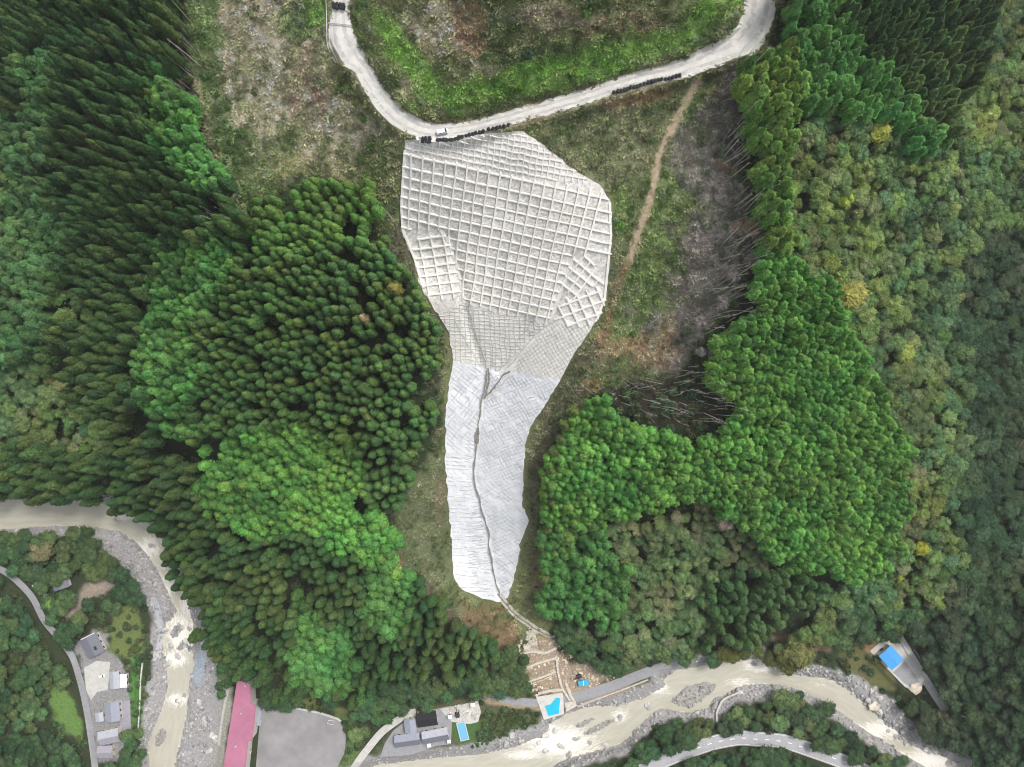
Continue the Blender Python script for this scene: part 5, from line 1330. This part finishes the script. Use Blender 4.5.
def bags(line, n_, lab, gp, rows=1):
    q = resample(line, n_)
    for (x, y) in q:
        for r_ in range(rows):
            xx, yy = x + random.uniform(-.4, .4), y + r_ * 2.9 + random.uniform(-.3, .3)
            e = empty('bulk_bag', G(xx, yy, .1), random.uniform(0, 3), label=lab, cat='bulk bag', group=gp); s_ = random.uniform(1.15, 1.4); e.scale = (s_, s_, s_ * random.uniform(.8, 1))
            link(bpy.data.objects.new('bag_body', random.choice(BAGS)), e); link(bpy.data.objects.new('tied_neck', NECK), e)
bags([(438,140.5),(452,140.5),(458,139)], 8, 'black bulk bag in the tight left run of bags above the lattice', 'left run of bags above the lattice')
bags([(459,138),(470,135),(483,132)], 8, 'black bulk bag in the middle run of bags above the lattice', 'middle run of bags above the lattice')
bags([(489,130),(500,127.5),(508,125.5)], 6, 'black bulk bag in the right run of bags above the lattice', 'right run of bags above the lattice')
bags([(423,139),(430,139)], 3, 'black bulk bag in the clump by the lattice corner', 'clump of bags by the lattice corner', 2)
bags([(614,93),(630,88.5),(640,86)], 9, 'black bulk bag in the left half of the row on the right road arm', 'left half of the row on the right road arm')
bags([(644,84.5),(657,81),(669,79),(679,76)], 11, 'black bulk bag in the right half of the row on the right road arm', 'right half of the row on the right road arm')
bags([(334,5),(344,6)], 4, 'black bulk bag dumped at the top end of the left road arm', 'bags at the top of the left road arm', 2)
def vehicle(name, x, y, ang, label, L=4.4, W=1.75, hgt=1.9, zoff=.16, col='white', van=True):
    e = empty(name, G(x, y, zoff), ang, label=label, cat='van' if van else 'car')
    bm = bmesh.new()
    prof = [(-.5, .18), (-.5, .92), (-.47, 1.0), (.22, 1.0), (.40, .62), (.49, .5), (.5, .18)] if van else [(-.5, .25), (-.5, .6), (-.38, .68), (-.28, 1.0), (.12, 1.0), (.26, .68), (.48, .56), (.5, .25)]
    vs = []
    for s in (-1, 1):
        for (u, v) in prof: vs.append(bm.verts.new((u * L, s * W / 2 * (.9 if v > .8 else 1), v * hgt)))
    n_ = len(prof)
    for i in range(n_): bm.faces.new([vs[i], vs[(i + 1) % n_], vs[n_ + (i + 1) % n_], vs[n_ + i]])
    bm.faces.new(vs[:n_][::-1]); bm.faces.new(vs[n_:]); bmesh.ops.recalc_face_normals(bm, faces=bm.faces)
    bmesh.ops.bevel(bm, geom=bm.edges[:], offset=.05, segments=2, affect='EDGES')
    bm_obj('body', bm, M[col], e)
    fx0, fx1 = (.245, .385) if van else (.14, .25)
    z0, z1 = (.94, .66) if van else (.96, .70)
    def pane(pts): mesh_obj('window', pts, [tuple(range(len(pts)))], M['glass'], e)
    d = .03
    pane([((fx0) * L + d, -W * .4, z0 * hgt + d), ((fx0) * L + d, W * .4, z0 * hgt + d), (fx1 * L + d, W * .44, z1 * hgt + d), (fx1 * L + d, -W * .44, z1 * hgt + d)])
    for s in (-1, 1):
        yy = s * (W / 2 * .95 + .02)
        pane([(-.36 * L, yy, .66 * hgt), (.2 * L, yy, .66 * hgt), (.17 * L, yy * .97, .9 * hgt), (-.34 * L, yy * .97, .9 * hgt)])
    for sx in (-.31, .31):
        for s in (-1, 1):
            bm = bmesh.new(); tube(bm, (sx * L, s * (W / 2 - .2), .32), (sx * L, s * (W / 2 + .02), .32), .32, .32, 14); wo = bm_obj('wheel', bm, M['rubber'], e)
            bm = bmesh.new(); tube(bm, (sx * L, s * (W / 2 - .1), .32), (sx * L, s * (W / 2 + .04), .32), .17, .17, 10); bm_obj('rim', bm, M['steel'], wo)
    for s in (-1, 1): boxpart('headlight', (.495 * L, s * W * .34, .42 * hgt), (.06, .3, .16), M['lamp'], e)
    return e
def ang_of(p0, p1):
    a_ = G(*p0); b_ = G(*p1); return math.atan2(b_.y - a_.y, b_.x - a_.x)
vehicle('white_van', 442.5, 132.5, ang_of((436,134),(452,131)), 'white van parked on the road above the lattice slope')
vehicle('parked_car', 102.5, 675.5, R(12), 'small white car parked in the village yard beside the white roof', L=3.9, W=1.65, hgt=1.45, van=False, zoff=.14)
# guard rail and barrier at the top of the left arm
def rail(name, pts, label, n_):
    q = resample(pts, n_); e = empty(name, G(*q[0]), label=label, cat='guard rail')
    for (x, y) in q:
        p = G(x, y) - e.location; bm = bmesh.new(); box(bm, p.x, p.y, p.z + .5, .12, .12, 1.2); bm_obj('post', bm, M['steel'], e)
    for zz in (.62, .98):
        bm = bmesh.new()
        for i in range(n_ - 1): tube(bm, G(*q[i], zz) - e.location, G(*q[i + 1], zz) - e.location, .11, .11, 6)
        bm_obj('rail', bm, M['steel'], e)
rail('guard_rail', [(326,-8),(327,12),(327.5,45),(331,55),(336,63)], 'pale steel guard rail beside the top of the left road arm', 14)
rail('road_barrier', [(329,24),(340,25),(352,26.5)], 'steel barrier across the top of the left road arm', 6)
e = empty('survey_box', G(418, 139.5), label='small white machine box beside the clump of black bags', cat='machine')
boxpart('cabinet', (0, 0, .7), (1.1, 1.4, 1.3), M['white'], e, .4, .08); boxpart('vent', (.25, .1, 1.38), (.5, .6, .1), M['steel'], e, .4)

# ------------------------------------------------------------------ buildings
def house(quad, label, roof, wall_h=3.4, rise=1.4, name='house', base=None, flat=False, wallm='wall', cat='house', light=None, eave=.45, wins=3, along=None, chimney=False):
    """quad: the four eave corners on the map (a, b, c, d going round); the ridge runs along a-b unless the other side is longer"""
    cxp = sum(p[0] for p in quad) / 4; cyp = sum(p[1] for p in quad) / 4
    z0 = base if base is not None else H(cxp, cyp)
    P = [at(x, y, z0 + wall_h) for x, y in quad]
    c = sum(P, Vector()) / 4
    u = ((P[1] - P[0]) + (P[2] - P[3])); v = ((P[3] - P[0]) + (P[2] - P[1]))
    Lu, Lv = u.length / 2, v.length / 2
    if (Lv > Lu) if along is None else along == 'v': ang = math.atan2(v.y, v.x); L, W = Lv, Lu
    else: ang = math.atan2(u.y, u.x); L, W = Lu, Lv
    if math.sin(ang) < -1e-6 and abs(math.sin(ang)) > .7: ang += math.pi
    elif math.cos(ang) < 0 and abs(math.sin(ang)) <= .7: ang += math.pi
    e = empty(name, (c.x, c.y, z0), ang, label=label, cat=cat)
    l, w_ = L / 2 - eave, W / 2 - eave
    bm = bmesh.new()                                              # walls with gables
    b0 = [bm.verts.new((sx * l, sy * w_, -.3)) for sx, sy in ((-1, -1), (1, -1), (1, 1), (-1, 1))]
    t0 = [bm.verts.new((sx * l, sy * w_, wall_h)) for sx, sy in ((-1, -1), (1, -1), (1, 1), (-1, 1))]
    for i in range(4): bm.faces.new([b0[i], b0[(i + 1) % 4], t0[(i + 1) % 4], t0[i]])
    if not flat:
        g0 = bm.verts.new((-l, 0, wall_h + rise * .93)); g1 = bm.verts.new((l, 0, wall_h + rise * .93))
        bm.faces.new([t0[3], t0[0], g0]); bm.faces.new([t0[1], t0[2], g1])
    else: bm.faces.new(t0)
    bm_obj('wall', bm, M[wallm], e)
    th = .14
    if flat:
        ro = boxpart('roof', (0, 0, wall_h + .1), (L, W, .22), M[roof], e)
    else:
        ro = None
        for sy in (-1, 1):
            vs = [(-L / 2, sy * W / 2, wall_h - rise * eave / (W / 2 - eave) * .5), (L / 2, sy * W / 2, wall_h - rise * eave / (W / 2 - eave) * .5), (L / 2, sy * .02, wall_h + rise), (-L / 2, sy * .02, wall_h + rise)]
            vs += [(a_, b_, c_ + th) for a_, b_, c_ in vs]
            fs = [(0, 1, 2, 3), (4, 5, 6, 7), (0, 1, 5, 4), (1, 2, 6, 5), (2, 3, 7, 6), (3, 0, 4, 7)]
            mm = M[light] if (light and sy > 0) else M[roof]  # sun-facing slope takes a paler material: sunlight painted into the roof colour
            r1 = mesh_obj('roof', vs, fs, mm, e); ro = ro or r1
            bm = bmesh.new(); bm.from_mesh(r1.data); bmesh.ops.recalc_face_normals(bm, faces=bm.faces); bm.to_mesh(r1.data); bm.free()
        boxpart('ridge', (0, 0, wall_h + rise + th), (L + .1, .35, .2), M[roof], ro)
        for k_ in range(1, int(L / .9)):                           # tile rolls
            pass
    for sy in (-1, 1):
        for k_ in range(wins):
            x = (k_ + .5) / wins * 2 * l - l
            wo = boxpart('window', (x, sy * (w_ + .02), wall_h * .55), (min(1.5, l * .5), .08, 1.1), M['glass'], e)
            boxpart('sill', (x, sy * (w_ + .06), wall_h * .55 - .62), (min(1.7, l * .55), .14, .1), M['concrete'], wo)
    boxpart('door', (l + .02, 0, 1.0), (.08, 1.0, 2.0), M['slate'], e)
    if chimney: boxpart('chimney', (l * .4, w_ * .4, wall_h + rise * .8), (.6, .6, 1.0), M['concrete'], ro)
    return e
def roof_bits(e, items):
    for nm, c_, s_, m_ in items: boxpart(nm, c_, s_, M[m_], e)
h1 = house([(79,639.5),(96,634),(105,651),(88,659)], 'slate grey roofed house at the top of the village by the lane', 'slate', 3.4, 1.3, along='v')
roof_bits(h1, [('porch_roof', (5.9, 0, 3.0), (1.6, 9.5, .18), 'white'), ('solar_panel', (-2, -2.2, 4.9), (2.2, 1.6, .08), 'glass')])
house([(109,671.5),(119,671),(120,688),(110,689)], 'pale grey roofed house with a bright white lean-to in the village', 'palegrey', 3.2, 1.0)
house([(119.5,674),(127,674),(127,687),(120.5,688)], 'low white flat-roofed lean-to against the pale grey village house', 'white', 2.8, .5, flat=True, wins=2, name='lean_to', cat='outbuilding')
house([(104,703),(119,701),(120.5,720),(106,722.5)], 'blue-grey roofed house in the middle of the village row', 'bluegrey', 3.6, 1.3)
house([(95,713),(103,711.5),(104,721),(96,722)], 'small blue-grey annex left of the middle village house', 'palegrey', 2.7, .6, name='annex', cat='outbuilding', wins=1)
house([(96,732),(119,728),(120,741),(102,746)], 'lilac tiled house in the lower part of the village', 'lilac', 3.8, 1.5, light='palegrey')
house([(95,744.5),(113,747),(112.5,756),(100,760)], 'lowest lilac-grey roofed house by the village lane', 'lilac', 3.2, 1.2)
house([(48,571),(64,570),(70,588),(54,590)], 'dark roofed shed hidden among the trees by the left bend', 'slate', 3.0, 1.0, base=None, name='shed', cat='shed', wins=1)
house([(404,720.5),(415,718),(417,731.5),(405,734)], 'blue-grey roofed house at the upper left of the valley cluster', 'bluegrey', 3.6, 1.2)
house([(394,735.5),(419,732.5),(420.5,744),(396,748)], 'long grey roofed house with its sunlit slope coloured paler, nearest the river at the path', 'slate', 3.8, 1.7, light='bluegrey')
house([(415.5,713.5),(436,711),(438,724.5),(418,728)], 'black sheet roofed building behind the valley houses', 'black', 4.0, .9)
house([(421,732),(447,727),(449.5,739.5),(424,744.5)], 'grey roofed house with its sunlit upper slope coloured paler, beside the pool', 'slate', 3.8, 1.7, light='palegrey')
for x, y, s_, lab in [(429,745.5,2.6,'small white shed below the right valley house'),(449,741.5,2.4,'small white shed at the corner beside the pool'),(450,717,2.6,'small white hut on the pale yard'),(473,705,3.0,'white container at the right end of the pale yard'),(247.5,751,3.6,'white hut beside the pink roofed building')]:
    k_ = s_ * .5 / .62
    house([(x - k_, y - k_ * .8), (x + k_, y - k_), (x + k_, y + k_ * .8), (x - k_, y + k_)], lab, 'white', 2.3, .35, name='hut', cat='hut', eave=.12, wins=1, base=H(x, y))
# the pink roofed school wing
PK = [(237.5,680),(250,684),(251,704),(255,705),(254.5,722),(252,740),(248,741),(243,790),(220,790)]
pz = 5.0; ph = 8.5
e = empty('pink_roofed_building', at(240, 735, pz), label='long building with a flat pink roof beside the playground', cat='building')
def prism(name, poly, z0, z1, m, inset=0.0):
    c = np.mean(np.array(poly), 0); q = [tuple(c + (np.array(p) - c) * (1 - inset)) for p in poly]
    V = [at(x, y, pz + ph) for x, y in q]; n_ = len(q)
    vs = [Vector((v.x, v.y, z0)) - e.location for v in V] + [Vector((v.x, v.y, z1)) - e.location for v in V]
    fs = [tuple(range(n_, 2 * n_)), tuple(range(n_))[::-1]] + [(i, (i + 1) % n_, (i + 1) % n_ + n_, i + n_) for i in range(n_)]
    o = mesh_obj(name, vs, fs, m, e); bm = bmesh.new(); bm.from_mesh(o.data); bmesh.ops.recalc_face_normals(bm, faces=bm.faces); bmesh.ops.triangulate(bm, faces=[f for f in bm.faces if len(f.verts) > 4]); bm.to_mesh(o.data); bm.free(); return o
prism('wall', PK, pz - .4, pz + ph - .3, M['wall'], .03); rf = prism('roof', PK, pz + ph - .3, pz + ph, M['pink'])
V_ = [at(x, y, pz + ph) - e.location for x, y in PK]
for i in range(len(PK)):
    a_, b_ = V_[i], V_[(i + 1) % len(PK)]; d = b_ - a_; m_ = (a_ + b_) / 2
    boxpart('parapet', (m_.x, m_.y, ph + .12), (d.length + .2, .3, .3), M['pink'], rf, math.atan2(d.y, d.x))
for i in range(1, 12):
    t_ = i / 12; a_ = V_[8] * (1 - t_) + V_[0] * t_; b_ = V_[6] * (1 - t_) + V_[1] * t_; d = b_ - a_; m_ = a_ + d * .5
    boxpart('seam', (m_.x, m_.y, ph + .03), (d.length * .9, .12, .08), M['lilac'] if i % 4 == 0 else M['pink'], rf, math.atan2(d.y, d.x))
for k_, t_ in enumerate((.2, .5, .75)):
    p = V_[8] * (1 - t_) + V_[0] * t_ + (V_[6] - V_[8]) * .45; boxpart('roof_vent', (p.x, p.y, ph + .4), (1.2, 1.0, .9), M['palegrey'], rf, .1 * k_)
for i in range(9):
    t_ = (i + .5) / 9; a_, b_ = V_[8] * .97, V_[0] * .97; p = a_ * (1 - t_) + b_ * t_
    for zz in (2.0, 5.6): boxpart('window', (p.x - .1, p.y, zz), (.3, 3.2, 1.6), M['glass'], e, math.atan2((b_ - a_).y, (b_ - a_).x) - math.pi / 2)
house([(253,706),(262,705),(259.5,725),(255,726)], 'narrow blue-grey shelter between the pink roof and the playground', 'bluegrey', 3.0, .5, name='shelter', cat='shelter', wins=2, base=5.0)
# blue roofed building at the right
hb = house([(879,655.5),(890,645.5),(903,658),(892,671.5)], 'bright blue roofed building on the concrete pad by the right valley', 'bluetarp', 4.2, .5, base=6.66, wins=3, cat='building', name='blue_roofed_building')
e = empty('fuel_tank', at(881, 649.5, 6.66), R(40), label='black tank beside the bright blue roof', cat='tank')
bm = bmesh.new(); tube(bm, (-1.1, 0, 1.0), (1.1, 0, 1.0), .8, .8, 12); bm_obj('tank_body', bm, M['black'], e); boxpart('cradle', (0, 0, .25), (1.4, 1.3, .5), M['concrete'], e)
o = strip('roadside_wall', [(897,637),(903,646),(911,660)], .5, .8, .1, M['concrete']); tag(o, 'low concrete wall between the blue roofed building and hill road', 'wall')
o = strip('retaining_wall', [(913,648),(922,661),(934,679),(946,700)], .9, 1.6, .1, M['slate']); tag(o, 'dark retaining wall along the outer side of the hill road', 'wall')
# pool with green surround
def flat_thing(name, poly, hz, m, label, cat, th=.25, rim=None, rimm='concrete'):
    c = np.mean(np.array(poly), 0); e = empty(name, at(c[0], c[1], hz), label=label, cat=cat); n_ = len(poly)
    V = [at(x, y, hz + th) - e.location for x, y in poly]
    vs = V + [v - Vector((0, 0, th + .3)) for v in V]
    o = mesh_obj('surface', vs, [tuple(range(n_))] + [(i, i + n_, (i + 1) % n_ + n_, (i + 1) % n_) for i in range(n_)], M[m], e)
    bm = bmesh.new(); bm.from_mesh(o.data); bmesh.ops.recalc_face_normals(bm, faces=bm.faces); bmesh.ops.triangulate(bm, faces=[f for f in bm.faces if len(f.verts) > 4]); bm.to_mesh(o.data); bm.free()
    if o.data.polygons[0].normal.z < 0 and max(f.normal.z for f in o.data.polygons) < .5: o.data.flip_normals()
    if rim:
        for i in range(n_):
            a_, b_ = V[i], V[(i + 1) % n_]; d = b_ - a_; m_ = (a_ + b_) / 2
            boxpart('rim', (m_.x, m_.y, th + .05 + .02 * (i % 2)), (d.length + rim, rim, .3), M[rimm], e, math.atan2(d.y, d.x))
    return e
flat_thing('swimming_pool', [(456.5,723.5),(464.5,721.5),(469,739),(461,741)], 4.7, 'pool', 'light blue rectangular pool in a green surround beside the houses', 'pool', rim=.5, rimm='steel')
flat_thing('blue_tarpaulin', [(545,706),(550.5,704.5),(556.5,697.5),(560,698.5),(559,713.5),(548.5,716)], 4.75, 'cyan', 'bright blue fan-shaped tarpaulin on the pale works pad', 'tarpaulin', th=.15)
e = flat_thing('blue_canopy', [(578,681.5),(588,679.5),(589,684.5),(579,686.5)], 7.3, 'blueco', 'small bright blue canopy on the brown works ground', 'canopy', th=.12)
for sx, sy in ((-2.4, -1.2), (2.4, -1.0), (2.4, 1.2), (-2.4, 1.0)): boxpart('leg', (sx, sy, -1.2), (.12, .12, 2.5), M['steel'], e)
boxpart('cross_bar', (0, 0, .2), (.35, 3.0, .12), M['white'], e)
# the works terraces
for i, (pts, w_, h_, lab) in enumerate([([(520,654),(530,650),(545,652),(556,647)], 1.6, 1.4, 'uppermost pale check wall of the works terraces'), ([(524,668),(538,662),(556,657)], 1.5, 1.3, 'second pale check wall of the works terraces'), ([(528,681),(540,677),(556,671)], 1.3, 1.0, 'third pale check wall below the row of cream bags'), ([(538,693),(550,690),(563,689)], 1.6, 1.0, 'pale wall along the upper edge of the works pad'),
                                ([(556,655),(558,672),(562,688),(570,700)], 1.3, .9, 'pale side wall running down beside the works terraces'), ([(566,683),(570,694),(575,703)], 1.6, .6, 'pale concrete ramp beside the works pad')]):
    tag(strip('check_wall', pts, w_, h_, .05, M['rock']), lab, 'wall')
for i, q in enumerate(resample([(530,684),(542,680),(555,674)], 15)):
    o = link(bpy.data.objects.new('sandbag', BAGS[i % 4])); o.location = G(q[0], q[1], .05); o.scale = (.95, .75, .6); o.rotation_euler = (0, 0, random.uniform(0, 3))
    tag(o, 'cream sandbag in the row across the works terrace', 'sandbag', 'sandbags on the terrace')
SB = BAGS[0].copy(); SB.materials.clear(); SB.materials.append(M['sandbag'])
for o in bpy.data.objects:
    if o.name.startswith('sandbag'): o.data = SB
xs, ys = rand_in([(520,640),(560,640),(575,660),(620,665),(610,690),(570,700),(530,695),(515,660)], 1100, False); ok_ = (dist_line(ROAD_E2, xs, ys) > 6) & ~inside(PADS['site_pad'][0], xs, ys); xs = xs[ok_]; ys = ys[ok_]
many('works_rubble', CS, 5, xs, ys, .2, .9, np.array([(.55,.47,.37)]) * (.6 + .7 * rng.random((len(xs), 1))), 'pale rubble strewn over the works terraces', 'rubble', power=2)
xs, ys = rand_in([(446,707),(477,701),(480,712),(476,720),(452,721)], 120, False)
many('yard_clutter', CS, 5, xs, ys, .25, .8, np.array([(.6,.56,.5)]) * (.5 + .8 * rng.random((len(xs), 1))), 'pale rubble piles on the yard above the pool', 'rubble', power=2, off=.12)
def digger(x, y, ang, label, col='digger', zoff=.15):
    e = empty('excavator', G(x, y, zoff), ang, label=label, cat='excavator')
    for s in (-1, 1): boxpart('track', (0, s * 1.0, .4), (3.2, .55, .8), M['rubber'], e, 0, .15)
    boxpart('body', (-.3, 0, 1.4), (2.6, 2.2, 1.1), M[col], e, 0, .12)
    cb = boxpart('cab', (.5, .6, 2.2), (1.3, 1.0, 1.4), M[col], e, 0, .1); boxpart('window', (1.16, .6, 2.35), (.06, .8, .8), M['glass'], cb)
    bm = bmesh.new(); tube(bm, (.8, -.3, 1.6), (2.8, -.3, 3.6), .28, .22, 6); tube(bm, (2.8, -.3, 3.6), (4.4, -.3, 1.8), .2, .16, 6); bm_obj('boom', bm, M[col], e)
    boxpart('bucket', (4.5, -.3, 1.3), (.8, 1.0, .9), M['steel'], e, 0, .1)
digger(579, 675.5, R(200), 'dark excavator beside the blue canopy on the works ground')
digger(457.5, 714, R(100), 'dark excavator working on the pale yard above the pool')
# playground kerb and goal
tag(strip('playground_wall', [(263,706),(290,706.5),(320,712.5),(338,718.5),(341,721)], 1.1, .7, .1, M['concrete']), 'pale kerb wall along the upper edge of the playground', 'wall')
e = empty('goal_frame', at(331, 722.5, 5.16), R(-8), label='white goal frame at the upper right of the playground', cat='goal')
for s in (-1, 1): boxpart('post', (s * 1.9, 0, 1.0), (.2, .2, 2.0), M['white'], e)
boxpart('crossbar', (0, 0, 2.0), (4.0, .22, .22), M['white'], e); boxpart('ground_bar', (0, 1.2, .1), (4.0, .16, .16), M['white'], e)
tag(strip('river_wall', [(143,662),(141,680),(140,705),(138,728)], .8, 1.3, .1, M['concrete']), 'pale flood wall between the village lawn and the left river', 'wall')
tag(strip('river_wall', [(742,690),(735,694),(722,700),(716,712),(716,721)], 1.0, 1.5, .1, M['concrete']), 'curved pale embankment wall on the south bank near the island', 'wall')
tag(strip('river_wall', [(577,706),(600,697),(625,688),(648,679)], .7, 1.0, .1, M['rock']), 'pale embankment wall below the riverside road', 'wall')
tag(strip('school_path_wall', [(232,673),(228,690),(223,715),(219,745)], 1.6, .4, .1, M['concrete']), 'pale strip wall between the gravel bank and the pink building', 'wall')

# ------------------------------------------------------------------ the valley air
hz_ = bpy.data.materials.new('valley_haze'); hz_.use_nodes = True
t = hz_.node_tree; t.nodes.remove(t.nodes['Principled BSDF'])
pv = node(t, 'ShaderNodeVolumePrincipled'); pv.inputs['Color'].default_value = (.90, .91, .92, 1); pv.inputs['Density'].default_value = .0001; pv.inputs['Anisotropy'].default_value = .2
t.links.new(pv.outputs[0], t.nodes['Material Output'].inputs['Volume'])
bm = bmesh.new(); box(bm, 0, 0, 216, 9600, 9600, 436)
ho = bm_obj('haze', bm, hz_); tag(ho, kind='stuff', label='thin grey haze filling the valley air', cat='haze')
